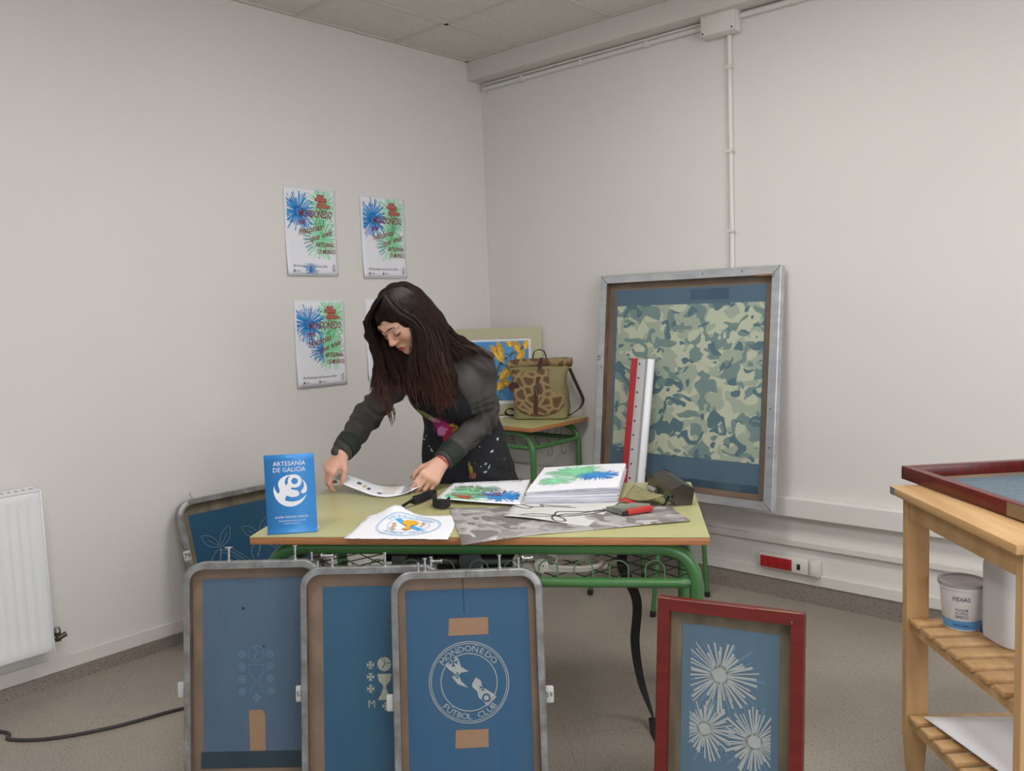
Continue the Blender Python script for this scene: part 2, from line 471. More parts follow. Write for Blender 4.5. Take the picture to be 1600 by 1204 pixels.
# mesh coordinates here: x = a, y = -b
room(MB().box(-.1, 6.2, -6.2, .1, -.1, 0), 'floor', 'floor', smooth=False)
room(MB().box(-.15, 0, -6.2, .15, 0, CEIL+.1), 'wall_left', 'wall', smooth=False)
room(MB().box(0, 6.2, 0, .15, 0, CEIL+.1), 'wall_right', 'wall_r', smooth=False)
# suspended ceiling: tiles between exposed bars; two of the tiles further out are lamps
GA = [-.21+.6*i for i in range(12)]; GB = [.04+.6*i for i in range(12)]
lamp_cells = [(3, 2), (3, 5), (6, 2), (6, 5)]
cm = MB(); bars = MB()
for i in range(11):
    for j in range(11):
        if (i, j) in lamp_cells: continue
        x0, x1 = max(GA[i], 0), min(GA[i+1], 6.2); y0, y1 = max(GB[j], .11), min(GB[j+1], 6.2)
        if x1-x0 < .02 or y1-y0 < .02: continue
        cm.box(x0, x1, -y1, -y0, CEIL+.004, CEIL+.02)
room(cm, 'ceiling', 'tile', smooth=False)
for x in GA[1:]:
    if x < 6.2: bars.box(x-.011, x+.011, -6.2, -.11, CEIL-.002, CEIL+.03)
for y in GB[1:]:
    if y < 6.2: bars.box(0, 6.2, -y-.011, -y+.011, CEIL-.002, CEIL+.03)
bars.box(0, .02, -6.2, -.11, CEIL-.004, CEIL+.01)
bars.box(0, 6.2, -.13, -.11, CEIL-.004, CEIL+.01)
room(bars, 'trim_1', 'tbar', smooth=False)
t = NT('lamp_diffuser'); t.b.inputs['Emission Color'].default_value = (1, .985, .97, 1); t.b.inputs['Emission Strength'].default_value = 16.5
M['lamp'] = t.m
for k, (i, j) in enumerate(lamp_cells):
    x, y = (GA[i]+GA[i+1])/2, -(GB[j]+GB[j+1])/2
    r = thing('ceiling_light', 'square recessed ceiling light panel set in the suspended ceiling', 'ceiling light', C0+UR*x-UL*y+Vector((0, 0, CEIL)), (0, 0, RR), 'ceiling lights')
    MB().box(-.28, .28, -.28, .28, .002, .02).build('diffuser', 'lamp', r, smooth=False)
    f = MB()
    for q in ((-.289, .289, -.289, -.28), (-.289, .289, .28, .289), (-.289, -.28, -.28, .28), (.28, .289, -.28, .28)): f.box(*q, -.004, .02)
    f.build('frame', 'tbar', r, smooth=False)
# beam under the ceiling
room(MB().box(0, 6.2, -.11, 0, 2.652, CEIL+.05), 'trim_2', 'beam', smooth=False)
# baseboards
room(MB().box(0, .012, -6.2, -.012, 0, .05), 'baseboard_left', 'skirt', smooth=False)
room(MB().box(0, .008, -6.2, -.02, .05, .104), 'trim_3', 'trim', bevel=.002, smooth=False)
room(MB().box(0, 6.2, -.012, 0, 0, .088), 'baseboard_right', 'skirt', smooth=False)
room(MB().box(0, 6.2, -.018, 0, .088, .138), 'trim_4', 'trim', bevel=.003, smooth=False)
room(MB().box(0, 6.2, -.022, 0, .254, .284), 'trim_5', 'trim', bevel=.004, smooth=False)
room(MB().box(0, 6.2, -.05, 0, .395, .482), 'trim_6', 'wall_r', bevel=.005, smooth=False)

def on_right(name, label, cat, a, z, b=0, group=None):
    return thing(name, label, cat, RM(a, b, z), (0, 0, RR), group)
def on_left(name, label, cat, b, z, group=None, a=0):
    return thing(name, label, cat, RM(a, b, z), (0, 0, RL), group)

# cable conduits and junction box
r = on_right('junction_box', 'square white junction box high on the right wall under the beam', 'junction box', 1.535, 2.62)
MB().box(-.085, .085, -.060, -.002, -.058, .052, bev=.006).build('box_body', 'plastic', r)
MB().box(-.083, .083, -.074, -.0605, -.056, .050, bev=.003).build('cover', 'plastic', r)
for x in (-.072, .072):
    for z in (-.045, .039):
        MB().lathe([(0, 0), (.004, 0), (.004, .002), (0, .002)], 8, Matrix.Translation((x, -.0745, z)) @ Matrix.Rotation(pi/2, 4, 'X')).build('screw', 'dark', r)
r = on_right('conduit_pipe', 'white vertical conduit pipe running down from the junction box', 'conduit', 1.562, .49)
MB().tube([(0, -.0115, 0), (0, -.0115, 2.07)], .0115, 12).build('pipe', 'plastic', r)
for z in (1.2, 1.56, 1.93):
    k = MB().tube([(-.016, -.0135, z), (.016, -.0135, z)], .004, 8); k.tube([(.012, -.02, z), (.022, -.02, z)], .005, 8); k.box(-.0135, .0135, -.029, -.001, z-.007, z+.007)
    k.build('clip', 'plastic', r)
r = on_right('conduit_pipe', 'white horizontal conduit pipe between the corner and the junction box', 'conduit', .03, 2.618)
MB().tube([(0, -.014, 0), (1.415, -.014, .004)], .012, 12).build('pipe', 'plastic', r)
for x in (.3, .7, 1.1): MB().box(x-.008, x+.008, -.029, -.001, -.014, .0125).build('clip', 'plastic', r)
r = on_right('conduit_pipe', 'thinner white conduit pipe just under the beam, above the corner pipe', 'conduit', .03, 2.6425)
MB().tube([(0, -.01, 0), (1.415, -.01, 0)], .0075, 12).build('pipe', 'plastic', r)
r = on_right('conduit_pipe', 'white horizontal conduit pipe right of the junction box', 'conduit', 1.622, 2.632)
MB().tube([(0, -.014, 0), (2.5, -.014, .0)], .013, 12).build('pipe', 'plastic', r)
for x in (.25, .9): MB().box(x-.008, x+.008, -.029, -.001, -.014, .015).build('clip', 'plastic', r)

# socket strip
r = on_right('socket_strip', 'white wall outlet strip with red sockets above the right skirting', 'outlet', 1.692, .137)
MB().box(0, .235, -.040, -.0005, 0, .068, bev=.005).build('housing', 'plastic', r)
for i in range(4):
    x = .0085+.0375*i
    s = MB(); s.box(x, x+.0365, -.0455, -.039, .008, .060, bev=.0015)
    so = s.build('socket', 'sockred', r)
    h = MB()
    for dx in (-.006, .006): h.lathe([(0, 0), (.0018, 0), (.0018, .001), (0, .001)], 8, Matrix.Translation((x+.018+dx, -.0458, .034+dx*.6)) @ Matrix.Rotation(pi/2, 4, 'X'))
    h.build('socket_hole', 'dark', so)
MB().box(.183, .197, -.046, -.039, .02, .045, bev=.002).build('switch', 'dark', r)
MB().box(.237, .282, -.044, -.0005, -.002, .071, bev=.005).build('junction_block', 'plastic', r)
MB().box(.245, .272, -.050, -.044, .005, .06, bev=.003).build('socket_cover', 'plastic', r)

# radiator on the left wall
r = on_left('radiator', 'white ribbed panel radiator mounted low on the left wall', 'radiator', 2.54, .172)
RW = 1.1
def rad_front():
    nx = 156; zs = [0, .012, .03, .045, .06, .10, .50, .545, .56, .575, .594, .607]
    env = [0, 0, 0, .3, 1, 1, 1, 1, .3, 0, 0, 0]
    vs = []; fs = []
    for j, z in enumerate(zs):
        for i in range(nx+1):
            x = -RW+RW*i/nx; d = 0
            if -RW+.02 < x < -.02:
                ph = ((x+.02) % .0333)/.0333
                d = .006*max(0, 1-abs(ph-.5)/.24)**.6*env[j] if abs(ph-.5) < .24 else 0
            e = 0 if (0 < i < nx and 0 < j < len(zs)-1) else -.004
            vs.append((x, -.104+d-e, z))
    for j in range(len(zs)-1):
        for i in range(nx):
            a = j*(nx+1)+i; fs.append((a, a+1, a+nx+2, a+nx+1))
    return MB().add(vs, fs)
rad_front().build('front_panel', 'radiator', r)
MB().box(-RW, 0, -.1, -.085, .002, .605).build('water_panel', 'radiator', r, smooth=False)
MB().box(-RW, 0, -.053, -.04, .002, .605).build('water_panel', 'radiator', r, smooth=False)
MB().box(-.0005, .006, -.106, -.036, -.001, .607, bev=.002).build('side_panel', 'radiator', r)
g = MB(); g.box(-RW, 0, -.106, -.100, .603, .612); g.box(-RW, 0, -.042, -.036, .603, .612)
x = -RW+.004
while x < -.004:
    g.box(x, x+.011, -.1, -.042, .604, .611); x += .024
g.build('top_grille', 'radiator', r, smooth=False)
v = MB().tube([(-.002, -.07, .035), (.03, -.07, .035)], .008, 10); v.tube([(.03, -.07, .035), (.03, -.045, .035), (.03, -.012, .035)], .009, 10)
v.tube([(.03, -.07, .02), (.03, -.07, .055)], .011, 12); v.tube([(.03, -.082, .035), (.055, -.088, .045)], .010, 10)
v.build('valve', 'brass', r)
MB().tube([(.03, -.07, .055), (.03, -.07, .072)], [.013, .010], 12).build('valve_cap', 'steel', r)

# cable on the floor at left
pts = spline([(-2.3, 2.86, .006), (-1.80, 2.80, .006), (-1.72, 2.74, .006), (-1.579, 2.735, .006), (-1.40, 2.80, .006), (-1.19, 2.93, .006), (-1.0, 2.98, .006), (-.86, 2.96, .006)], 10)
tag(MB().tube(pts, .006, 8).build('power_cable', 'cable_b'), 'thin dark cable lying across the floor at left', 'cable')

# ================================================================ POSTERS
def poster_art(r, fn_k, seed=0, bottom=False, blue_side=False, simple=False):
    """fn_k(layer) -> mapping (u,v)->(x,y,z); u right, v up; sheet .297 x .42"""
    R = (.012, .278, .045, .405)
    k = [MB() for _ in range(8)]
    f = [fn_k(i) for i in range(9)]
    burst(k[0], .215, .335, .115, f[1], 44, .055, R, seed+1); burst(k[0], .20, .175, .115, f[1], 46, .05, R, seed+2); burst(k[0], .205, .25, .09, f[1], 30, .05, R, seed+3)
    burst(k[1], .075, .30, .105, f[2], 46, .06, R, seed+4)
    if blue_side: burst(k[1], .145, .175, .09, f[2], 26, .055, (.03, .16, .10, .26), seed+9, core=.1)
    if bottom: burst(k[1], .13, .030, .05, f[2], 26, .06, (.07, .26, .006, .058), seed+5)
    rnd = random.Random(seed+7)
    for i in range(20):
        a = rnd.uniform(0, 2*pi); L0 = rnd.uniform(.05, .085); L1 = L0+rnd.uniform(.012, .02)
        q = clip([(.075+L0*cos(a)-.0012*sin(a), .30+L0*sin(a)+.0012*cos(a)), (.075+L0*cos(a)+.0012*sin(a), .30+L0*sin(a)-.0012*cos(a)), (.075+L1*cos(a)+.0014*sin(a), .30+L1*sin(a)-.0014*cos(a)), (.075+L1*cos(a)-.0014*sin(a), .30+L1*sin(a)+.0014*cos(a))], *R)
        if len(q) > 2: k[2].add([f[3](*p) for p in q], [tuple(range(len(q)))])
    for i, a in enumerate((158, 170, 182, 194, 206, 218)):
        a = radians(a); L0, L1 = .06, .10
        k[2].line2([(.195+L0*cos(a), .175+L0*sin(a)), (.195+L1*cos(a), .175+L1*sin(a))], .0032, f[3])
    # stacked red blocks
    for (x0, x1, y0, y1) in ((.183, .222, .372, .385), (.170, .238, .354, .370), (.188, .230, .340, .353), (.180, .256, .322, .338)):
        k[3].flat([(x0, y0), (x1, y0), (x1, y1), (x0, y1)], [(0, 1, 2, 3)], f[4])
        n = int((x1-x0)/.007)
        for j in range(n):
            xx = x0+.004+(x1-x0-.008)*(j+.5)/n
            k[4].line2([(xx-.0012, y0+.0035), (xx, y1-.0035), (xx+.0012, y0+.0035)][:2+j % 2], .0011, f[5])
    k[5].text('MONDOÑEDO', .050, f[6], .172, .276, width=.186, bold=.003)
    k[5].text('mil', .042, f[6], .092, .240, radians(10), .35, sx=.95, bold=.003)
    k[5].text('historias', .042, f[6], .142, .206, radians(13), .35, sx=.95, bold=.003)
    k[5].text('que vivir', .042, f[6], .205, .180, radians(16), .35, sx=.95, bold=.003)
    k[5].text('ARTESANÍA', .031, f[6], .218, .138, width=.108, bold=.003)
    k[5].text('OS MUIÑOS', .031, f[6], .226, .105, width=.102, bold=.003)
    k[6].text('IES Plurilingüe San Rosendo 2024', .0135, f[7], .128, .040, width=.192)
    for x in (.03, .12):
        k[6].flat([(x, .015), (x+.007, .015), (x+.007, .027), (x, .027)], [(0, 1, 2, 3)], f[7])
        k[6].line2([(x+.011, .023), (x+.036, .023)], .0012, f[7]); k[6].line2([(x+.011, .018), (x+.036, .018)], .0012, f[7])
    k[6].line2([(.02, .009), (.13, .009)], .0008, f[7]); k[6].line2([(.145, .009), (.275, .009)], .0008, f[7])
    k[6].ring2(.262, .040, .008, .002, f[7], 16); k[6].ring2(.262, .026, .006, .002, f[7], 16); k[6].line2([(.262, .048), (.266, .056)], .003, f[7])
    join(k[:7]).build('printed_artwork', ['pgreen', 'pblue', 'pblue_d', 'pred_b', 'pgreen_l', 'pred', 'pgrey'], r, smooth=False)
def wall_poster(b, z, tilt, label, seed, curl=.012, bottom=False, blue_side=False):
    r = on_left('poster', label, 'poster', b, z, 'festival posters on the left wall', a=.0)
    r.rotation_euler = Quaternion((0, 0, 1), RL).to_matrix().to_4x4().to_euler()
    W, H = .290, .412
    def fn(k):
        def g(u, v):
            c, s = cos(tilt), sin(tilt); x = u-W/2; zz = v-H/2
            # lower left corner and foot of the sheet lift a little from the wall
            d = .0035+curl*max(0, 1-(v/H)*2.2)**2*(.35+.65*max(0, 1-u/W))
            return (x*c-zz*s, -d-.0006*k, x*s+zz*c)
        return g
    f = fn(0); n = 16; vs = []; fs = []
    for j in range(n+1):
        for i in range(n+1): vs.append(f(W*i/n, H*j/n))
    for j in range(n):
        for i in range(n): a = j*(n+1)+i; fs.append((a, a+1, a+n+2, a+n+1))
    MB().add(vs, fs).build('sheet', 'paper', r, solid=.0006)
    poster_art(r, fn, seed, bottom, blue_side)
    return r
wall_poster(1.219, 1.769, radians(-1.0), 'firework poster at the upper left with a blue splash across its footer', 10, bottom=True)
wall_poster(.775, 1.758, radians(-.6), 'firework poster at the upper right, above the woman bending', 30)
wall_poster(1.201, 1.238, radians(-1.2), 'firework poster at the lower left with blue strokes beside the green', 50, blue_side=True)
wall_poster(.778, 1.238, radians(-.8), 'firework poster mostly hidden behind the dark-haired head', 70)

# ================================================================ TABLES
def desk(name, label, loc, rot, W, D, Hh, tube=.019, hooks=False, hoops=True, rail=.095):
    """school desk; local x along the front, y = 0 at the front edge, D at the back"""
    r = thing(name, label, 'table', loc, (0, 0, rot))
    top = MB().rbox(0, D/2, Hh-.0035, Hh, W, D, .0015)
    top.build('laminate_top', 'laminate', r)
    MB().box(-W/2, W/2, 0, D, Hh-.024, Hh-.0037, bev=.002).build('wood_edge', 'edge', r)
    zt = Hh-.025-tube
    for y in (.045, D-.045):
        x = W/2-.035
        p = fillet([(-x, y, .012), (-x, y, zt), (x, y, zt), (x, y, .012)], .11, 9)
        MB().tube(p, tube, 14).build('leg_frame', 'green', r)
        for s in (-1, 1):
            MB().tube([(s*x, y, 0), (s*x, y, .03)], tube+.003, 14).build('foot_cap', 'rubber', r)
    zr = zt-rail; x = W/2-.035; rr = tube*.75
    MB().tube(fillet([(-x, .055, zr), (-x+.04, .035, zr), (x-.04, .035, zr), (x, .055, zr)], .03, 5), rr, 12).build('front_rail', 'green', r)
    MB().tube([(-x, D-.045, zr), (x, D-.045, zr)], rr, 12).build('back_rail', 'green', r)
    for s in (-1, 1): MB().tube([(s*x, .045, zr), (s*x, D-.045, zr)], rr, 12).build('side_rail', 'green', r)
    # wire shelf: crossing diagonals
    b = MB(); zz = zr+.012; y0, y1 = .04, D-.05; x0, x1 = -x, x; st = .05
    st = .085; k = x0-(y1-y0)
    while k < x1:
        for s in (1, -1):
            a = (k, y0) if s > 0 else (k, y1); c = (k+(y1-y0), y1) if s > 0 else (k+(y1-y0), y0)
            q = [a, c]
            ts = [0, 1]
            dx = c[0]-a[0]
            t0 = max(0, (x0-a[0])/dx); t1 = min(1, (x1-a[0])/dx)
            if t1 > t0:
                f = lambda t: (a[0]+dx*t, a[1]+(c[1]-a[1])*t, zz+(.0015 if s > 0 else -.0015))
                b.tube([f(t0), f(t1)], .0018, 5, cap=False)
        k += st
    b.build('wire_shelf', 'dgreen_wire', r)
    bk = MB(); y = D-.05; n = int((2*x-.1)/.045)
    for i in range(n):
        xx = -x+.06+i*.045; bk.tube([(xx, y, zr+.01), (xx+(.03 if i % 2 else 0), y, zt-.012)], .0019, 5, cap=False)
    bk.tube([(-x+.03, y, zt-.012), (x-.03, y, zt-.012)], .0022, 5)
    bk.build('wire_back', 'dgreen_wire', r)
    if hoops:
        i = 0; xx = -x+.135
        while xx < x-.05:
            p = [(xx-.026, .036, zr+rr*.6), (xx-.026, .036, zr+.038)]
            p += [(xx-.026*cos(pi*k/8), .036, zr+.038+.024*sin(pi*k/8)) for k in range(1, 8)]
            p += [(xx+.026, .036, zr+.038), (xx+.026, .036, zr+rr*.6)]
            MB().tube(p, .0022, 6, cap=False).build('wire_hoop', 'green_wire', r); xx += .098
    if hooks:
        p = [(x-.01, D*.62, zr), (x-.01, D*.62, zr-.05)]+[(x-.01, D*.62+.018-.018*cos(a), zr-.05-.018*sin(a)) for a in np.linspace(.2, 2.9, 7)]
        MB().tube(p, .003, 6).build('bag_hook', 'green_wire', r)
        p = [(x-.01, D*.45, zr), (x-.01, D*.45, zr-.045)]+[(x-.01, D*.45-.016+.016*cos(a), zr-.045-.016*sin(a)) for a in np.linspace(.2, 3.6, 8)]
        MB().tube(p, .003, 6).build('bag_hook', 'green_wire', r)
    return r
TZ = .75; TR = radians(-7.93)
TF = Vector((-.129, 2.3225, 0))                                  # middle of the front edge
table = desk('work_table', 'long green-topped school table on green tubes, covered with prints', TF, TR, 1.296, .705, TZ)
def TT(x, y, z=0):                                                # point in the table's own frame -> world
    return TF+Vector((x*cos(TR)-y*sin(TR), x*sin(TR)+y*cos(TR), z))
desk('school_desk', 'small green-topped school desk in the corner under the backpack', RM(.368, .49, 0), RR, .695, .465, .78, .0165, hooks=True, hoops=False, rail=.07)

# low green school chair carrying the big silver frame
r = thing('school_chair', 'green tubular school stool carrying the big silver frame by the wall', 'chair', RM(1.30, .33, 0), (0, 0, radians(-52)))
MB().box(-.24, .15, -.15, .17, .425, .438, bev=.004).build('seat', 'ply', r)
for s, xx in ((-1, -.22), (1, .18)):
    MB().tube(fillet([(xx, -.20, .01), (xx, -.14, .41), (xx, .14, .41), (xx, .17, .01)], .05, 6), .011, 12).build('leg_frame', 'green', r)
    MB().tube([(xx, -.2015, 0), (xx, -.199, .025)], .0135, 12).build('foot_cap', 'rubber', r)
    MB().tube([(xx, .1715, 0), (xx, .169, .025)], .0135, 12).build('foot_cap', 'rubber', r)
MB().tube([(-.22, -.12, .405), (.18, -.12, .405)], .010, 10).build('cross_tube', 'green', r)
MB().tube([(-.22, .12, .405), (.18, .12, .405)], .010, 10).build('cross_tube', 'green', r)

# ================================================================ PRINTING SCREENS
def outline(W, H, rc, seg=8):
    if rc < .001: return [(W/2, H), (-W/2, H), (-W/2, 0), (W/2, 0)]
    return [(x, y+H/2) for x, y in rrect(W, H, rc, seg)]
def frame_mesh(W, H, rc, bar, d):
    """hollow frame; front at y = 0, back at y = d; returns face mesh and inner-side mesh"""
    o = outline(W, H, rc); ri = max(rc-bar, 0 if rc < .001 else .02)
    i = [(x, z+bar) for x, z in outline(W-2*bar, H-2*bar, ri)]
    n = len(o); e = .0022
    def ring(P, y, ins=0):
        cx, cz = 0, H/2
        out = []
        for x, z in P: out.append((x-math.copysign(ins, x), y, z-math.copysign(ins, z-cz)))
        return out
    m = MB(); rings = [ring(o, d), ring(o, e), ring(o, 0, e), ring(i, 0, -e), ring(i, e)]
    m.loft(rings+[ring(i, e+.001)], cap=False)
    m.loft([ring(i, d), ring(o, d)], cap=False)
    inn = MB().loft([ring(i, e+.001), ring(i, d-.003)], cap=False)
    return m, inn, i
def place_lean(top, yaw, lean, H):
    """location of the foot of a leaning frame whose front top middle is at top"""
    d = Vector((sin(yaw)*sin(lean), -cos(yaw)*sin(lean), -cos(lean)))
    return Vector(top)+d*H
def bolt(r, x, z, L=.034, head=.0065, dir=(0, 0, 1), y=.015, mt='steel'):
    T = Matrix.Translation((x, y, z)) @ Vector((0, 0, 1)).rotation_difference(Vector(dir)).to_matrix().to_4x4()
    MB().lathe([(0, 0), (.0075, 0), (.0075, .004), (.0035, .0045), (.0035, L-.004), (head, L-.0035), (head, L), (0, L)], 10, T).build('tension_bolt', mt, r)
def tag_clip(r, x, z, s, text=None, y=.014):
    k = MB().box(min(x, x+s*.024), max(x, x+s*.024), y-.004, y+.004, z-.022, z+.022, bev=.004); o = k.build('hanging_tab', 'label', r)
    if text:
        q = MB().text(text, .018, lambda u, v: (u, y-.0046, v), x+s*.012, z-.006); q.build('handwritten_number', 'ink', o, smooth=False)
def screen(name, label, loc, yaw, lean, W, H, bar=.018, d=.032, rc=.055, fm='alu_old', im='alu_in', meshm='mesh_tan', em='blueB', er=(0, 0, 0, 0), emr=.0, cat='screen frame', group=None):
    """er = emulsion rectangle x0,x1,z0,z1"""
    r = thing(name, label, cat, loc, (-lean, 0, yaw), group)
    f, inn, i = frame_mesh(W, H, rc, bar, d)
    f.build('frame', fm, r); inn.build('inner_side', im, r)
    ym = d-.004
    MB().prism(i, ym, ym+.0012, lambda x, z, t: (x, t, z)).build('mesh_fabric', meshm, r, smooth=False)
    x0, x1, z0, z1 = er
    MB().box(x0, x1, ym-.0012, ym-.0002, z0, z1).build('emulsion', em, r, smooth=False)
    return r, (lambda k: (lambda u, v: (u, ym-.0014-.0004*k, v)))

# --- grey-blue screen at the left of the front row
FR = 'blue screens leaning on the table front'
def lean_on_table(xt, dy, ztop, yaw, lean, H):
    t = TT(xt, dy, ztop); return place_lean((t.x, t.y, t.z), yaw, lean, H)
HA = .70
la = lean_on_table(-.610, -.075, .700, radians(-2), radians(9), HA)
r, fk = screen('printing_screen', 'leftmost rounded metal screen of the front row, with a faint cup stencil and upright tape', la, radians(-2), radians(9), .392, HA,
    er=(-.150, .168, .175, HA-.050), em='blueA', bar=.017)
f1 = fk(1)
g = MB()
def football(g, cx, cy, R, f, w=.002):
    g.ring2(cx, cy, R, w, f, 32)
    g.ring2(cx-R*.9, cy+R*.3, R*.95, w, f, 14, -50, 55); g.ring2(cx+R*.7, cy-R*.8, R*.95, w, f, 14, 75, 180); g.ring2(cx+R*.5, cy+R*1.0, R*.9, w, f, 14, 190, 300)
def patee(g, cx, cy, s, f):
    for k in range(4):
        a = k*pi/2; c, q = cos(a), sin(a)
        P = [(.12, 0), (.55, .42), (.95, .45), (.80, 0), (.95, -.45), (.55, -.42)]
        P = [(.1, .05), (.95, .48), (.8, 0), (.95, -.48), (.1, -.05)]
        g.poly([(cx+s*(x*c-y*q), cy+s*(x*q+y*c)) for x, y in P], f)
    g.disc2(cx, cy, s*.16, f, 8)
gc = (.000, .392)
football(g, gc[0], gc[1]+.050, .022, f1)
g.line2([(gc[0]-.022, gc[1]+.018), (gc[0]+.022, gc[1]+.018), (gc[0]+.018, gc[1]-.006), (gc[0]+.004, gc[1]-.022), (gc[0]+.004, gc[1]-.032), (gc[0]+.019, gc[1]-.055), (gc[0]-.019, gc[1]-.055), (gc[0]-.004, gc[1]-.032), (gc[0]-.004, gc[1]-.022), (gc[0]-.018, gc[1]-.006)], .002, f1, closed=True)
for s in (-1, 1):
    for k in range(4):
        g.ring2(gc[0]+s*.040, gc[1]+.048-.034*k, .010, .0016, f1, 16)
        patee(g, gc[0]+s*.040, gc[1]+.048-.034*k, .0095, f1)
patee(g, gc[0], gc[1]-.072, .013, f1)
g.build('cup_stencil', 'sten_ghost', r, smooth=False)
MB().prism([(-.020, .176), (.024, .176), (.024, .272), (.016, .288), (-.022, .286)], 0, .0004, lambda x, z, t: (x, f1(x, z)[1]-t, z)).build('tape_patch', 'tape', r, smooth=False)
h = MB()
for x, z, q in ((-.035, .567, .0045), (.022, .46, .0028), (.13, .59, .002)): h.disc2(x, z, q, f1, 10)
h.build('pinhole_dots', 'ink', r, smooth=False)
MB().box(-.158, .170, fk(0)(0, 0)[1]-.0006, fk(0)(0, 0)[1]+.0002, .130, .1745).build('dark_squeegee_band', emul('emulsion_dark_edge', '#22343f', '#2c404b'), r, smooth=False)
bolt(r, -.070, HA, .040, .011); bolt(r, .118, HA, .040, .007); bolt(r, .165, HA-.004, .024, .004)
tag_clip(r, -.194, .35, -1, None); tag_clip(r, .190, .355, 1, None)

# --- middle screen
HB = .70
lb = lean_on_table(-.256, -.108, .697, radians(-3), radians(9.5), HB)
r, fk = screen('printing_screen', 'middle rounded metal screen of the front row, with pale ball, cup and crosses stencil', lb, radians(-3), radians(9.5), .392, HB,
    er=(-.140, .150, .055, HB-.055), em='blueB', bar=.016, d=.030)
f1 = fk(1); f2 = fk(2); g = MB(); cx = .026; cy = .395
g.disc2(cx, cy+.042, .020, f1, 28)
g.poly([(cx-.019, cy+.016), (cx+.019, cy+.016), (cx+.016, cy-.002), (cx+.005, cy-.014), (cx-.005, cy-.014), (cx-.016, cy-.002)], f1)
g.poly([(cx-.005, cy-.013), (cx+.005, cy-.013), (cx+.004, cy-.022), (cx-.004, cy-.022)], f1)
g.poly([(cx-.005, cy-.023), (cx+.005, cy-.023), (cx+.010, cy-.038), (cx+.017, cy-.048), (cx+.017, cy-.053), (cx-.017, cy-.053), (cx-.017, cy-.048), (cx-.010, cy-.038)], f1)
for s in (-1, 1):
    for k in range(3): patee(g, cx+s*.038, cy+.040-.0315*k, .0115, f1)
patee(g, cx+.003, cy-.069, .0115, f1)
g.text('M', .028, f1, cx-.036, cy-.072); g.text('F', .028, f1, cx+.040, cy-.072)
g.build('ball_and_cup_stencil', 'sten_hi', r, smooth=False)
q = MB(); football(q, cx, cy+.042, .0195, f2, .0013); q.build('ball_seams', 'blueB', r, smooth=False)
bolt(r, -.110, HB, .030, .003); bolt(r, -.150, HB-.010, .026, .004); bolt(r, .035, HB, .036, .006); bolt(r, .16, HB-.004, .026, .006)
bolt(r, -.14, HB+.030, .034, .005, (1, 0, 0))
tag_clip(r, -.190, .365, -1, '57')

# --- right screen of the row, football crest
HC = .70; WC = .396
lc = lean_on_table(.0105, -.145, .700, radians(-1), radians(9.5), HC)
r, fk = screen('printing_screen', 'right-hand rounded metal screen of the front row, with round football club crest', lc, radians(-1), radians(9.5), WC, HC,
    er=(-.163, .160, .050, HC-.052), em='blueC', bar=.016, d=.032)
f1 = fk(1); f2 = fk(2); g = MB(); cx, cy, RC = -.002, .408, .107
for R, w_ in ((.104, .0022), (.099, .0018), (.0735, .0022)): g.ring2(cx, cy, R, w_, f1, 72)
g.arctext('MONDOÑEDO', .0222, f1, cx, cy, .0865, 90, 100, bold=1.1)
g.arctext('FÚTBOL CLUB', .0215, f1, cx, cy, .0870, 270, 92, inward=True, bold=1.1)
sash = [(-.062, .046), (-.034, .069), (-.026, .060), (-.020, .040), (.000, .028), (-.020, .025), (-.026, .018), (-.020, .002), (-.002, -.014), (-.030, -.004), (-.044, .014), (-.036, .022), (-.052, .034)]
g.poly([(cx+x, cy+z) for x, z in sash], f1)
g.poly([(cx+x, cy+z) for x, z in [(.018, .012), (.030, .004), (.036, -.014), (.064, -.032), (.070, -.040), (.046, -.062), (.034, -.048), (.024, -.040), (.020, -.024), (.008, -.012), (.008, -.004)]], f1)
g.build('football_crest_stencil', 'sten_C', r, smooth=False)
q = MB(); patee(q, cx-.040, cy+.052, .013, f2); patee(q, cx-.030, cy+.018, .009, f2); patee(q, cx+.036, cy-.014, .010, f2); q.ring2(cx+.044, cy-.041, .009, .005, f2, 20)
q.build('crest_crosses', 'blueC', r, smooth=False)
for (x0, x1, z0, z1) in ((-.053, .053, .528, .574), (-.043, .045, .240, .288)):
    MB().prism([(x0, z0), (x1-.001, z0+.002), (x1, z1), (x0+.003, z1-.001)], 0, .0004, lambda x, z, t: (x, f1(x, z)[1]-t, z)).build('tape_patch', 'tape', r, smooth=False)
q = MB(); q.line2([(-.011, HC-.018), (-.009, HC-.115)], .0014, f2); q.build('drip_line', 'ink', r, smooth=False)
MB().box(-.0006, .0006, -.0004, .001, HC-.0165, HC-.001).build('frame_joint', 'ink', r, smooth=False)
bolt(r, -.108, HC, .034, .007); bolt(r, -.126, HC-.002, .024, .005); bolt(r, .088, HC, .036, .006); bolt(r, .138, HC-.003, .030, .006)
bolt(r, -.090, HC+.024, .028, .006, (1, 0, 0)); bolt(r, .148, HC+.024, .028, .006, (1, 0, 0))
tag_clip(r, WC/2-.004, .375, 1, '59'); tag_clip(r, -WC/2+.004, .365, -1, None)

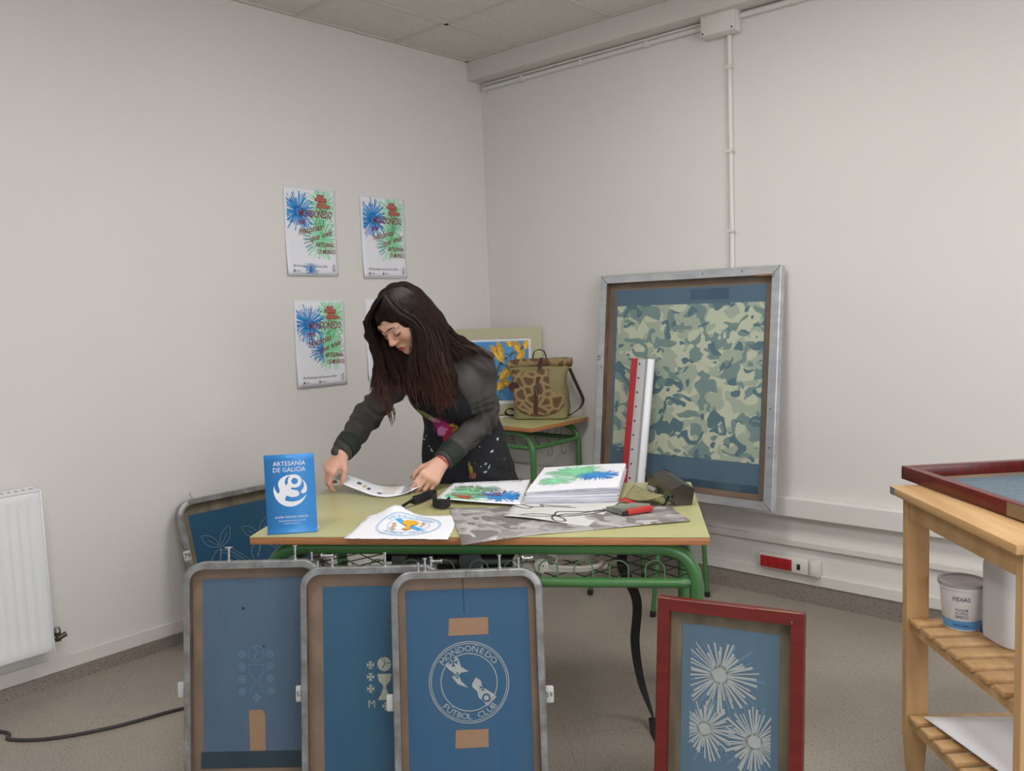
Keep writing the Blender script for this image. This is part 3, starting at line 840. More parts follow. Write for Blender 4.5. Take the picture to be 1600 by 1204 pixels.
# --- teal screen against the left wall, behind the table
HD = .64
r, fk = screen('printing_screen', 'teal screen with pear line stencil leaning on the left wall behind the table', Vector((0, 0, 0)), RL, radians(15), .66, HD,
    er=(-.275, .28, .05, HD-.065), em='blueD', bar=.020, d=.034, rc=.07, meshm='mesh_olive')
r.location = RM(.245, 2.02-.33, .009)
f1 = fk(1)
def leaf(g, x, z, ang, L, w_, f, lw=.0022):
    c, s = cos(ang), sin(ang)
    up = [(t*L, w_*sin(pi*t)**.8) for t in [i/10 for i in range(11)]]; dn = [(a, -b) for a, b in up[::-1]]
    g.line2([(x+a*c-b*s, z+a*s+b*c) for a, b in up+dn[1:-1]], lw, f, closed=True)
    g.line2([(x+a*L*c, z+a*L*s) for a in (.1, .65)], lw*.8, f)
for px in (-.160, .030, .215):
    g = MB(); z0 = HD-.225
    leaf(g, px, z0, radians(55), .10, .020, f1); leaf(g, px-.005, z0+.003, radians(140), .095, .020, f1)
    g.line2(sp2([(px, z0), (px-.012, z0-.045), (px-.03, z0-.08)]), .004, f1)
    g.line2(sp2([(px-.045, z0-.11), (px-.055, z0-.05), (px-.03, z0-.02), (px-.01, z0-.01), (px+.05, z0-.035), (px+.115, z0-.11), (px+.12, z0-.20), (px+.04, z0-.285), (px-.05, z0-.27), (px-.085, z0-.20), (px-.045, z0-.11)]), .0028, f1)
    g.line2(sp2([(px-.005, z0-.02), (px+.06, z0-.06), (px+.10, z0-.13), (px+.09, z0-.22)]), .002, f1)
    g.line2(sp2([(px+.01, z0+.0), (px+.05, z0-.02), (px+.13, z0-.10), (px+.135, z0-.2), (px+.06, z0-.30)]), .002, f1)
    g.build('pear_stencil', 'sten_line', r, smooth=False)
bolt(r, -.25, HD-.002, .030, .005, (-.2, 0, 1))
q = MB(); q.box(-.342, -.312, -.003, -.0005, HD-.245, HD-.205, bev=.001); lo = q.build('paper_label', 'label', r)
MB().text('79', .03, lambda u, v: (u, -.0038, v), -.327, HD-.236).build('handwritten_number', 'ink', lo, smooth=False)
MB().box(.0-.10, -.094, -.0008, .03, HD-.02, HD+.0005).build('frame_joint', 'wood_bare', r, smooth=False)

# --- red wooden screen at the right
WR, HR = .352, .655
yawR = radians(-26)
r, fk = screen('printing_screen', 'red wooden screen with three firework stencils standing in front of the table', place_lean((.505, 2.015, .640), yawR, radians(9), HR), yawR, radians(9), WR, HR,
    er=(-.118, .118, .055, HR-.062), em='blueR', bar=.028, d=.034, rc=0, fm='red_wood', im='red_wood', meshm='mesh_olive')
f1 = fk(1); RR_ = (-.096, .100, .10, .555); g = MB(); g2 = MB()
for cx, cz, R, sd in ((-.024, .478, .100, 5), (-.058, .342, .080, 6), (.062, .332, .088, 8)):
    burst(g2, cx, cz, R*1.1, f1, 24, .05, RR_, sd+20, lo=.7, core=.1)
    burst(g, cx, cz, R, fk(2), 42, .055, RR_, sd)
g2.build('faint_firework_strokes', 'sten_ghost', r, smooth=False)
g.build('firework_stencil', 'sten_C', r, smooth=False)
k = MB(); k.lathe([(0, 0), (.002, 0), (.002, .001), (0, .001)], 8, Matrix.Translation((.148, -.001, HR-.022)) @ Matrix.Rotation(pi/2, 4, 'X')); k.build('nail_head', 'steel', r)
MB().box(-WR/2+.004, -WR/2+.03, -.0006, .004, HR-.0015, HR+.0006).build('worn_edge', 'wood_bare', r, smooth=False)
MB().box(.07, .165, -.0006, .003, HR-.0015, HR+.0006).build('worn_edge', 'wood_bare', r, smooth=False)

# --- big aluminium screen leaning on the right wall
HG = 1.082; WG = .968
leanG = math.asin(.118/HG)
r, fk = screen('large_printing_screen', 'large silver aluminium screen with camouflage stencil leaning on the right wall', RM(1.342, .190, .4435), RR, leanG, WG, HG,
    er=(-.410, .405, .065, HG-.075), em='blueR', bar=.038, d=.040, rc=0, fm='alu', im='alu_in', meshm='mesh_tan')
f1 = fk(1)
bx = fk(0)(0, 0)[1]
MB().box(-.395, .400, bx-.0012, bx-.0004, .20, HG-.155).build('camouflage_stencil', 'camo_screen', r, smooth=False)
MB().box(-.405, .400, bx-.0010, bx-.0002, .067, .100).build('dark_residue', emul('residue', '#2b3f4e', '#4c6375'), r, smooth=False)
MB().box(.02, .22, bx-.0010, bx-.0002, HG-.135, HG-.085).build('dark_residue', emul('residue2', '#41566c', '#49617a'), r, smooth=False)
for sx in (-1, 1):
    for sz, zz in ((1, HG), (-1, 0)):
        k = MB().tube([(sx*(WG/2-.002), .000, zz-sz*.002), (sx*(WG/2-.037), .000, zz-sz*.037)], .0022, 6); k.build('weld_seam', 'alu_old', r)
k = MB()
for x, z in ((.10, HG-.02), (.30, HG-.018), (.46, .45), (-.46, .62), (.46, .28)): k.disc2(x, z, .0035, lambda u, v: (u, -.0006, v), 8)
k.build('scuff_dot', 'ink', r, smooth=False)
MB().text('59', .03, lambda u, v: (u, -.0006, v), -.465, .66, radians(80)).build('handwritten_number', 'ink', r, smooth=False)
MB().text('tt', .03, lambda u, v: (u, -.0006, v), .455, HG-.045, radians(90)).build('handwritten_mark', 'ink', r, smooth=False)
MB().box(.375, .445, -.0012, .003, HG-.044, HG-.036).build('brown_tape', 'tape', r, smooth=False)

# squeegee
sq_b = RM(1.135, .262, .4425); sq_t = RM(1.135, .13, 1.105)
zz = (sq_t-sq_b).normalized(); yy = -UL; yy = (yy-zz*yy.dot(zz)).normalized(); xx = yy.cross(zz)
T = Matrix((xx, yy, zz)).transposed().to_euler()
r = thing('squeegee', 'long screen squeegee with aluminium holder and red edge leaning on the silver frame', 'squeegee', sq_b, T)
Ls = .67
prof = [(-.012, -.018), (.010, -.022), (.030, -.016), (.052, -.028), (.075, -.012), (.078, -.004), (.052, -.012), (.03, -.004), (.01, -.008), (-.012, -.004)]
MB().prism(prof, 0, Ls, lambda x, y, t: (x, y, t)).build('holder', 'alu_bright', r)
MB().box(-.050, -.010, -.017, -.005, -.005, Ls+.003, bev=.001).build('rubber_blade', 'squeegee_red', r)
for i in range(10):
    z = .02+i*.0695
    MB().lathe([(0, 0), (.004, 0), (.0045, .002), (0, .002)], 10, Matrix.Translation((.004, -.0225, z)) @ Matrix.Rotation(pi/2, 4, 'X')).build('bolt', 'dark', r)
MB().prism(prof, 0, .002, lambda x, y, t: (x, y, Ls+t)).build('end_cap', 'alu_old', r)

# ================================================================ THINGS ON THE WORK TABLE
def bil(q, u, v):
    a, b, c, d = [Vector((p[0], p[1], 0)) for p in q]   # front-left, front-right, back-right, back-left
    return a*(1-u)*(1-v)+b*u*(1-v)+c*u*v+d*(1-u)*v
def sheet(name, label, cat, q, W, H, z=TZ, hf=None, m='paper', th=.0007, n=14, ragged=0, flip=False, group=None, seed=0):
    """paper lying on the table; returns root and map(k) -> (u in 0..W, v in 0..H); flip turns the print by 180 degrees"""
    c = bil(q, .5, .5); base = Vector((c.x, c.y, z))
    r = thing(name, label, cat, base, (0, 0, 0), group)
    hf = hf or (lambda u, v: 0)
    def P(u, v, dz=0):
        p = bil(q, u, v); h = hf(u, v)
        return (p.x-base.x, p.y-base.y, h+dz+.0008)
    rnd = random.Random(seed)
    jag = {}
    def j(i, k):
        if (i, k) not in jag: jag[(i, k)] = (rnd.uniform(-1, 1)*ragged, rnd.uniform(-1, 1)*ragged)
        return jag[(i, k)] if (i in (0, n) or k in (0, n)) else (0, 0)
    vs = []; fs = []
    for k in range(n+1):
        for i in range(n+1):
            ju, jv = j(i, k); vs.append(P(i/n+ju, k/n+jv))
    for k in range(n):
        for i in range(n): a = k*(n+1)+i; fs.append((a, a+1, a+n+2, a+n+1))
    MB().add(vs, fs).build('sheet', m, r, solid=th)
    def fn(k):
        def g(u, v):
            uu, vv = u/W, v/H
            if flip: uu, vv = 1-uu, 1-vv
            return P(uu, vv, .0006+.0004*k)
        return g
    return r, fn

# blue artisan sign
a0, a1 = Vector((-.723, 2.430, TZ)), Vector((-.582, 2.446, TZ))
cs = (a0+a1)/2; yw = atan2(a1.y-a0.y, a1.x-a0.x); SW, SH = .142, .228
r = thing('table_sign', 'upright blue artisan sign with white emblem on the left end of the work table', 'sign', cs, (0, 0, yw))
tl = radians(3)
def sg(k):   # face surface: slightly tilted back, foot curling forward
    def g(u, v):
        y = v*math.tan(tl)-.010*max(0, 1-v/.02)**2
        return (u, y-.0004*k-.0016, max(v, .0008)+.0012)
    return g
f0 = sg(0); n = 20; vs = []; fs = []
for i in range(n+1):
    v = SH*(i/n)**1.6
    for u in (-SW/2, SW/2): x, y, z = f0(u, v); vs.append((x, y, z))
for i in range(n): fs.append((2*i, 2*i+1, 2*i+3, 2*i+2))
MB().add(vs, fs).build('front_panel', 'sign_blue', r, solid=.0025)
k = MB().ribbon([(0, .003, .004), (0, .055, .002)], SW, .003, (1, 0, 0)); k.build('base_plate', 'clear', r)
MB().prism([(.054, .001), (.057, .001), (.016, .17), (.012, .17)], -.02, .02, lambda y, z, t: (t, y, z)).build('back_support', 'clear', r)
g = MB(); f1 = sg(5)
sc = SW/.615/1000
def cp(x, y): return ((x-450)*SW/612, (1100-y)*SH/990)      # scale from the face of the sign itself
def P_(pts, nn=5): return sp2([cp(*p) for p in pts]+[cp(*pts[0])], nn)[:-1]
g.poly(P_([(260, 485), (243, 560), (260, 640), (300, 705), (365, 752), (445, 770), (525, 752), (590, 710), (630, 655), (641, 628), (600, 668), (540, 698), (470, 708), (405, 697), (378, 683), (400, 630), (450, 648), (510, 648), (548, 632), (556, 603), (540, 575), (500, 562), (455, 548), (470, 524), (450, 500), (425, 470), (400, 498), (387, 470), (392, 430), (420, 395), (470, 378), (545, 384), (500, 368), (440, 370), (375, 388), (325, 425), (303, 480), (318, 560), (300, 597), (272, 560), (258, 520)], 3), f1)
c_ = cp(507, 450); g.ring2(c_[0], c_[1], .0145, .0105, sg(6), 36, ry=.0142); g.poly(P_([(595, 425), (632, 470), (652, 530), (645, 585), (612, 610), (582, 602), (580, 580), (610, 540), (618, 490)], 4), f1); g.build('emblem', 'white_ink', r, smooth=False)
g = MB(); g.text('ARTESANÍA', .0185, f1, 0, .1955, width=.092); g.text('DE GALICIA', .0185, f1, 0, .1775, width=.092)
g.text('LUCÍA VARGAS GARCÍA', .0085, f1, 0, .0435, width=.094)
g.text('TALLER PROTEXIDO Nº 947', .0052, f1, 0, .0335, width=.078); g.text('CAMPUS REGUN', .0052, f1, 0, .0255, width=.045)
g.build('lettering', 'white_ink', r, smooth=False)

# torn paper with crest
def hcr(u, v): return .034*math.exp(-((u-.30)/.17)**2)*max(0, v-.35)**1.5*1.9+.004*abs(u-.5)*v
r, fk = sheet('crest_print', 'white deckle-edged paper with blue and yellow football crest at the table front', 'print',
    [(-.486, 2.350), (-.192, 2.302), (-.172, 2.560), (-.455, 2.600)], .30, .26, hf=hcr, ragged=.011, n=22, seed=3)
M['pblue_l'] = mat('print_light_blue', '#7db3dd', .6); M['pyel'] = mat('print_yellow', '#e0a82a', .6); M['psky'] = mat('print_sky_blue', '#47a3d8', .6)
f = fk(1); g = MB(); cx, cy, R = .158, .135, .098
def ell(x, y): return x, y
for Rr, w_ in ((.098, .0024), (.093, .0018), (.064, .0022)): g.ring2(cx, cy, Rr, w_, f, 56, ry=Rr*1.05)
g.arctext('MONDOÑEDO', .024, f, cx, cy, .079, 90, 110, bold=1.15); g.arctext('FÚTBOL CLUB', .022, f, cx, cy, .079, 270, 96, inward=True, bold=1.15)
ga = g; g = MB(); g.line2([(cx-.045+.091*i/14, cy+.048-.091*i/14) for i in range(15)], .021, fk(1)); gb = g; g = MB(); f = fk(5)
g.poly([(cx-.024, cy+.034), (cx+.026, cy+.034), (cx+.024, cy+.012), (cx+.006, cy-.006), (cx+.008, cy-.022), (cx+.018, cy-.040), (cx-.016, cy-.040), (cx-.006, cy-.022), (cx-.004, cy-.006), (cx-.022, cy+.012)], f)
g.disc2(cx, cy+.038, .020, f, 18, .015)
gc_ = g; g = MB()
for dx, dy in ((-.046, .008), (-.042, -.010), (-.046, -.026), (-.038, -.040), (.040, .030), (.044, .014), (.040, -.006), (.002, -.048)): patee(g, cx+dx, cy+dy, .008, f)
join([ga, gb, gc_, g]).build('printed_crest', ['pblue_l', 'psky', 'pyel', mat('print_ochre', '#b98a4c', .6)], r, smooth=False)

# grey camouflage sheet hanging over the front edge
def hcam(u, v):
    d = 0
    if v < .22 and u < .35: d = -.012*((.22-v)/.22)**2*(1-u/.35)
    return d+.0015*sin(9*u+4*v)+.002
r, fk = sheet('camouflage_print', 'grey camouflage sheet spread across the front right of the work table', 'print',
    [(-.153, 2.272), (.495, 2.392), (.469, 2.590), (-.216, 2.672)], .65, .3, hf=hcam, m='camo_sheet', n=20)
# sheer sheet with pear lines
r, fk = sheet('pear_print', 'off-white sheet with black pear line drawing lying under the paper stack', 'print',
    [(-.038, 2.520), (.200, 2.375), (.330, 2.66), (.02, 2.80)], .30, .36, z=TZ+.0035, hf=lambda u, v: .003*sin(5*u)*(1-v)+.0015, m='cloth_print')
_f = fk(3); f = lambda u, v: _f(u, max(v-.035, .003)); g = MB()
g.line2(sp2([(.17, .10), (.16, .135), (.165, .165), (.20, .185), (.26, .215), (.285, .235), (.29, .25), (.27, .235), (.23, .17), (.19, .14), (.17, .10)]), .0052, f)
g.line2(sp2([(.175, .105), (.21, .125), (.26, .18), (.295, .235), (.297, .262), (.28, .262)]), .0054, f)
g.line2(sp2([(.165, .11), (.15, .085), (.10, .06), (.06, .055)]), .0040, f); g.line2(sp2([(.165, .11), (.165, .07), (.19, .04), (.215, .06), (.20, .085), (.17, .105)]), .0048, f)
g.line2(sp2([(.165, .11), (.125, .105), (.08, .085), (.05, .06)]), .0042, f)
g.line2(sp2([(.01, .24), (.05, .205), (.075, .20), (.10, .215), (.085, .245), (.12, .24), (.18, .255)]), .0046, f)
g.line2(sp2([(.0, .20), (.03, .175), (.06, .17), (.07, .20)]), .0048, f); g.line2(sp2([(.075, .20), (.13, .225), (.2, .245)]), .0040, f)
g.build('pear_lines', 'ink', r, smooth=False)

# upside-down poster
r, fk = sheet('poster_print', 'firework poster lying upside down on the table beside the black strap', 'poster',
    [(-.259, 2.742), (.012, 2.650), (.052, 3.018), (-.222, 3.022)], .297, .42, z=TZ+.004, hf=lambda u, v: .010*(1-u)**2*(1-v)+.004+.01*max(0, v-.7)*u, flip=True)
poster_art(r, fk, 90)

# stack of prints
q0 = [(.028, 2.657), (.319, 2.640), (.395, 3.035), (.102, 3.055)]
c = bil(q0, .5, .5); r = thing('paper_stack', 'thick stack of printed sheets with a green and blue firework print on top', 'paper stack', (c.x, c.y, TZ+.0075))
rnd = random.Random(4); N = 15; zt = 0
for i in range(N):
    hh = rnd.uniform(.0022, .0032); dx, dy = rnd.uniform(-.004, .004)+(i/N)*.007, rnd.uniform(-.003, .004)+i/N*.012
    an = rnd.uniform(-.008, .008); q = []
    for px, py in q0:
        x, y = px-c.x, py-c.y; q.append((x*cos(an)-y*sin(an)+dx, x*sin(an)+y*cos(an)+dy))
    m_ = 10; vs = []; fs = []
    for zz_ in (zt, zt+hh-.0007):
        for a in range(m_+1):
            for b in range(2):
                u = a/m_; p = bil([(x+c.x, y+c.y) for x, y in q], u, b)
                vs.append((p.x-c.x, p.y-c.y, zz_+(.0012*sin(3.5*u+i*.35)*i/N*2.5)+(.003*i/N)*u))
    o = 2*(m_+1)
    for a in range(m_):
        i0, i1, i2, i3 = 2*a, 2*a+2, 2*a+3, 2*a+1
        fs += [(i0, i3, i2, i1), (o+i0, o+i1, o+i2, o+i3), (i0, i1, o+i1, o+i0), (i3, o+i3, o+i2, i2)]
    fs += [(0, o, o+1, 1), (2*m_, 2*m_+1, o+2*m_+1, o+2*m_)]
    MB().add(vs, fs).build('sheet_bundle', 'paper' if i % 3 else 'paper_edge', r, smooth=False); zt += hh
def ftop(k):
    def g(u, v):
        uu, vv = u/.297, v/.42; p = bil([(x+c.x, y+c.y) for x, y in q], uu, vv)
        return (p.x-c.x, p.y-c.y, zt-.0007+(.0012*sin(3.5*uu+(N-1)*.35)*(N-1)/N*2.5)+(.003*(N-1)/N)*uu+.0006+.0005*k)
    return g
g = MB(); burst(g, .075, .150, .085, ftop(1), 44, .05, (.02, .28, .03, .40), 41); burst(g, .125, .31, .12, ftop(1), 50, .05, (.02, .28, .03, .40), 42); burst(g, .16, .22, .09, ftop(1), 30, .04, (.02, .28, .03, .40), 43)
ga = g; g = MB(); burst(g, .215, .205, .090, ftop(2), 40, .07, (.02, .285, .03, .40), 44); join([ga, g]).build('printed_fireworks', ['pgreen', 'pblue'], r, smooth=False)

# black strap on the table
pts = spline([(-.372, 2.685, 0), (-.318, 2.735, 0), (-.285, 2.80, 0), (-.262, 2.775, 0), (-.268, 2.70, 0), (-.250, 2.655, 0), (-.225, 2.650, 0), (-.212, 2.690, 0)], 8)
n = len(pts); rb = []; ax = []
for i, p in enumerate(pts):
    t_ = i/(n-1); lift = .019 if t_ > .08 else .004+.015*t_/.08
    rb.append((p.x, p.y, TZ+lift)); ax.append((.0, .45 if t_ < .5 else .15, 1) if t_ > .1 else (.3, -.8, .6))
tag(MB().ribbon(rb, .030, .0022, ax).build('webbing_strap', 'strap'), 'crumpled black webbing strap lying between the crest paper and upside-down poster', 'strap')

# khaki sheet folded over red card, red booklet
def kh(u, v): return .003+.019*u**2.2
r, fk = sheet('khaki_folder', 'khaki folded cover with curled end between the paper stack and dark steel box', 'folder',
    [(.345, 2.675), (.395, 2.548), (.458, 2.600), (.402, 2.862)], .14, .25, z=TZ+.009, hf=kh, m='khaki', th=.003, n=12)
MB().add([(-.075, -.01, .0005), (.0, -.145, .0005), (.012, -.132, .0025), (-.055, .012, .0025)], [(0, 1, 2, 3)]).build('red_lining', 'redcard', r, smooth=False, solid=.001)
pl_ = [(fk(0)(.1385, v*.25)) for v in (0, .25, .5, .75, 1)]
MB().ribbon([(.052, -.100, .004), (.066, -.085, .010), (.070, -.078, .018), (.062, -.080, .023)], .055, .002, (.35, .9, 0)).build('curled_end', mat('dark_green_lining', '#26463a', .7), r)
g = MB()
for u, v in ((.04, .15), (.09, .075)): g.disc2(u, v, .006, fk(6), 10)
g.build('printed_dots', mat('olive_print', '#6a6238', .7), r, smooth=False)
bc = Vector((.340, 2.520, TZ+.0075))
r = thing('red_booklet', 'small grey-green booklet with a red spine beside the khaki cover', 'booklet', bc, (0, 0, radians(27)))
MB().prism([(-.05, -.03), (.052, -.03), (.042, .034), (-.055, .045)], 0, .010, lambda x, y, t: (x, y, t+.010*(1-max(0, (y+.03))/.09)*(t > 0))).build('cover', 'greycard', r, smooth=False)
MB().box(-.035, .056, -.042, -.030, -.001, .016, bev=.003).build('spine', 'redcard', r)
MB().box(-.05, -.0355, -.040, -.032, -.001, .011, bev=.002).build('spine_end', 'rubber', r)

# dark steel trough: five-sided box with one half open
tb = Vector((.515, 2.588, TZ)); axd = Vector((-.030, .335, 0)); Lt = axd.length; yw = atan2(axd.y, axd.x)-pi/2
r = thing('steel_trough', 'dark five-sided steel trough lying on the right end of the work table', 'trough', tb, (0, 0, yw))
sec = [(-.026, 0), (.026, 0), (.036, .052), (0, .068), (-.036, .052)]
def sec3(y, s=1.0, dz=0): return [(x*s, y, dz+z*s) for x, z in sec]
MB().add(sec3(0)+sec3(.0016), [(0, 1, 2, 3, 4), (9, 8, 7, 6, 5)]+[(i, 5+i, 5+(i+1) % 5, (i+1) % 5) for i in range(5)]).build('end_plate', 'trough', r, smooth=False)
def wall_(i, j, y0, y1, nm='side_plate'):
    (xa, za), (xb, zb) = sec[i], sec[j]; nx, nz = zb-za, -(xb-xa); l = sqrt(nx*nx+nz*nz); nx, nz = -nx/l*.0014, -nz/l*.0014
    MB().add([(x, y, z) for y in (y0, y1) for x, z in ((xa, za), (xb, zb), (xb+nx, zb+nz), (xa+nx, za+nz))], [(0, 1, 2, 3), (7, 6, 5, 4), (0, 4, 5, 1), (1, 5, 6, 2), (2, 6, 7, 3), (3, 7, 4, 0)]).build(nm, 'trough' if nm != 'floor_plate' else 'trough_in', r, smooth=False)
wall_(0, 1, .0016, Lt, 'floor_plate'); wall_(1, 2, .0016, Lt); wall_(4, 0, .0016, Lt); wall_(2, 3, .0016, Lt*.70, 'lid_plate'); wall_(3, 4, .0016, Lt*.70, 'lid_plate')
r = thing('metal_cylinder', 'short shiny metal cylinder lying beside the dark steel trough', 'cylinder', (.455, 2.80, TZ+.0085), (0, 0, radians(12)))
MB().tube([(0, -.028, 0), (0, .028, 0)], .008, 16).build('barrel', 'alu', r); MB().tube([(0, -.033, 0), (0, -.028, 0)], .0065, 16).build('end_knob', 'steel', r)

# coiled white cable, drawing ruler and black case in the wire shelf
def shelfpt(x, y, z): return TT(x, y, z)
zsh = .622
pts = []
for i in range(90):
    a = 2*pi*i/26; rx = .125+.012*sin(i*.7); ry = .055+.01*cos(i*.5)
    pts.append(TT(.235+rx*cos(a)+.01*sin(i*.21), .115+ry*sin(a), zsh+.006+.0006*i*.4+.012*max(0, sin(a))))
for i in range(34):
    a = pi+2*pi*i/17; pts.append(TT(.165+.060*cos(a), .10+.02*sin(i), zsh+.034+.030*sin(a)))
tag(MB().tube(spline(pts, 3), .0048, 8).build('coiled_cable', 'cable_w'), 'white cable coiled in the wire shelf under the work table', 'cable')
r = thing('cable_plug', 'round white plug among the coiled cable under the work table', 'plug', TT(.185, .075, zsh+.024), (radians(80), 0, TR))
MB().lathe([(0, -.012), (.019, -.012), (.021, -.008), (.021, .008), (.015, .012), (0, .012)], 20).build('plug_body', 'cable_w', r)
for x in (-.006, .006): MB().lathe([(0, 0), (.002, 0), (.002, .003), (0, .003)], 8, Matrix.Translation((x, 0, .012))).build('pin', 'dark', r)
r = thing('drawing_rule', 'long grey drawing rule with a round protractor head on the wire shelf', 'ruler', TT(-.08, .10, zsh+.022), (0, 0, TR))
MB().box(-.15, .22, -.012, .012, 0, .014, bev=.002).build('blade', 'boxgrey', r)
MB().lathe([(0, -.004), (.034, -.004), (.034, .003), (.020, .005), (0, .005)], 28, Matrix.Translation((.06, -.022, .012)) @ Matrix.Rotation(pi/2, 4, 'X')).build('protractor_head', 'boxgrey', r)
MB().box(-.175, -.135, -.02, .02, -.006, .026, bev=.003).build('end_block', 'boxgrey', r)
r = thing('black_case', 'flat black case lying in the wire shelf behind the drawing rule', 'case', TT(-.04, .30, zsh-.004), (0, 0, TR))
MB().box(-.27, .24, -.11, .11, 0, .030, bev=.006).build('case_body', 'rubber', r)
MB().box(-.272, .242, -.112, .112, .031, .036, bev=.002).build('case_lid', 'rubber', r)

# black strap hanging from the wire shelf down to the floor
p = [TT(.415, .22, .655), TT(.412, .20, .60), (.365, 2.60, .45), (.362, 2.64, .30), (.380, 2.67, .17), (.405, 2.69, .08), (.420, 2.67, .03)]
pp = spline(p, 8); n = len(pp)
ax = [(cos(a), sin(a), .1) for a in [(.1 if i/n < .45 else .1+2.6*(i/n-.45)) for i in range(n)]]
r = thing('hanging_strap', 'long black webbing strap hanging from the wire shelf to the floor', 'strap', (.42, 2.68, 0))
MB().ribbon([Vector(q)-Vector((.42, 2.68, 0)) for q in pp], .030, .002, ax).build('webbing', 'strap', r)
MB().ribbon([(.0, -.012, .034), (.0, -.05, .0025), (.004, -.09, .0022), (.006, -.12, .0022)], .034, .0022, (1, 0, 0)).build('webbing_end', 'strap', r)

# ================================================================ CORNER DESK: GORSE PICTURE AND BACKPACK
pa = RM(.035, .335, 0); pb = RM(.425, .045, 0)
pm = (pa+pb)/2; pw = (pb-pa).length; py_ = atan2((pb-pa).y, (pb-pa).x)
PW, PH = pw, .482
r = thing('framed_picture', 'square pale-green framed print of yellow gorse flowers on blue, standing in the corner', 'picture', (pm.x, pm.y, .7835), (-radians(4), 0, py_))
o = [(x, z+PH/2) for x, z in rrect(PW, PH, .008, 2)]; i_ = [(x, z+PH/2) for x, z in rrect(PW-.12, PH-.12, .002, 2)]
mm = MB(); mm.loft([[(x, .02, z) for x, z in o], [(x, 0, z) for x, z in o], [(x, 0, z) for x, z in i_], [(x, .004, z) for x, z in i_]], cap=False)
mm.build('frame', mat('pale_olive_frame', '#b5b292', .6), r, smooth=False)
MB().box(-PW/2+.01, PW/2-.01, .005, .018, .01, PH-.01).build('backing', 'paper', r, smooth=False)
MB().box(-PW/2+.075, PW/2-.075, .0035, .0047, .078, PH-.074).build('blue_background', emul('print_sky', '#3f86c4', '#5b9ad2', None, (1, 1, 1)), r, smooth=False)
gx0, gx1, gz0, gz1 = -PW/2+.075, PW/2-.075, .078, PH-.074
fp = lambda k: (lambda u, v: (min(max(u, gx0), gx1), .0032-.0004*k, min(max(v, gz0), gz1)))
def G(x, y): return (gx1-(838-x)*.00321, gz1-(y-524)*.00322)     # picture's own layout
br = MB()
for P in ([(752, 618), (778, 590), (800, 570), (812, 560), (826, 550)], [(778, 590), (790, 560), (800, 552)], [(800, 570), (812, 582), (818, 592)], [(795, 575), (790, 600), (785, 615)], [(745, 612), (760, 600), (775, 595)], [(812, 560), (822, 542), (832, 532)], [(770, 600), (778, 618), (790, 628)]):
    br.line2(sp2([G(*p) for p in P]), .007, fp(1))
rnd = random.Random(8)
for (x, y) in ((760, 610), (772, 598), (784, 586), (792, 577), (803, 567), (815, 558), (824, 548), (790, 562), (812, 582), (788, 605), (830, 535), (750, 608), (778, 618), (806, 548), (818, 540)):
    for k in range(6):
        a = rnd.uniform(0, 2*pi); L = rnd.uniform(6, 15)
        P0 = G(x, y); P1 = G(x+L*cos(a), y+L*sin(a)); br.line2([P0, P1], [.006, .001], fp(1))
pet = MB(); pet2 = MB()
def petal(mb, x, y, ang, L, w_, k):
    a = radians(ang); c_, s_ = cos(a), sin(a); c0 = G(x, y); L *= .00321; w_ *= .00321
    P = [(0, 0), (.25*L, w_*.42), (.6*L, w_*.5), (.9*L, w_*.25), (L, 0), (.9*L, -w_*.3), (.55*L, -w_*.5), (.2*L, -w_*.3)]
    mb.poly([(c0[0]+px*c_-pz*s_, c0[1]+px*s_+pz*c_) for px, pz in P], fp(k))
for (x, y, a, L, w_) in ((796, 562, 128, 40, 14), (794, 560, 105, 38, 12), (758, 596, 100, 34, 30), (762, 600, 60, 30, 20), (752, 590, 130, 26, 22), (785, 590, 40, 30, 16), (780, 612, 150, 22, 16), (782, 610, 60, 22, 14), (808, 597, 20, 26, 12), (808, 600, 160, 22, 12), (818, 560, 60, 24, 14), (822, 545, 110, 22, 14), (832, 540, 70, 22, 16), (808, 535, 110, 20, 14), (752, 618, 60, 20, 14)):
    petal(pet, x, y, a, L, w_, 2); petal(pet2, x, y, a+6, L*.72, w_*.42, 3)
join([br, pet, pet2]).build('printed_gorse', [mat('gorse_green', '#2f4a33', .6, c2='#55683a', vs=60), mat('gorse_yellow', '#e0b02c', .6, c2='#b9862a', vs=90), mat('gorse_light_yellow', '#f0cf55', .6, c2='#d9a52e', vs=90)], r, smooth=False)

# flat papers behind the backpack
tag(MB().box(-.12, .12, -.008, .008, 0, .004).build('paper_strip', 'paper'), 'narrow white paper strip on the corner desk under the framed print', 'paper')
o = bpy.data.objects['paper_strip']; o.location = RM(.28, .27, .781); o.rotation_euler = (0, 0, RR+radians(26))

# backpack
bp_l = Vector((.090, 4.40, .7815)); bp_r = Vector((.322, 4.38, .7815)); bm = RM(.525, .185, .7815)
byaw = radians(-14)
r = thing('backpack', 'roll-top canvas backpack with giraffe-pattern front on the corner desk', 'backpack', bm, (0, 0, byaw)); r.scale = (1.16, 1.0, 1.0)
def ringb(z, w_, d, r_, dy=0, dx=0): return [(x+dx, y+dy, z) for x, y in rrect(w_, d, r_, 5)]
bd = MB(); prof_b = [(0, .235, .125, .03), (.006, .250, .14, .035), (.05, .255, .145, .04), (.13, .250, .14, .045), (.19, .245, .12, .05), (.235, .262, .085, .035), (.262, .285, .055, .022), (.278, .292, .04, .015)]
bd.loft([ringb(z, w_, d, r_, 0, .006*sin(z*18)) for z, w_, d, r_ in prof_b])
bd.build('canvas_body', 'canvas', r)
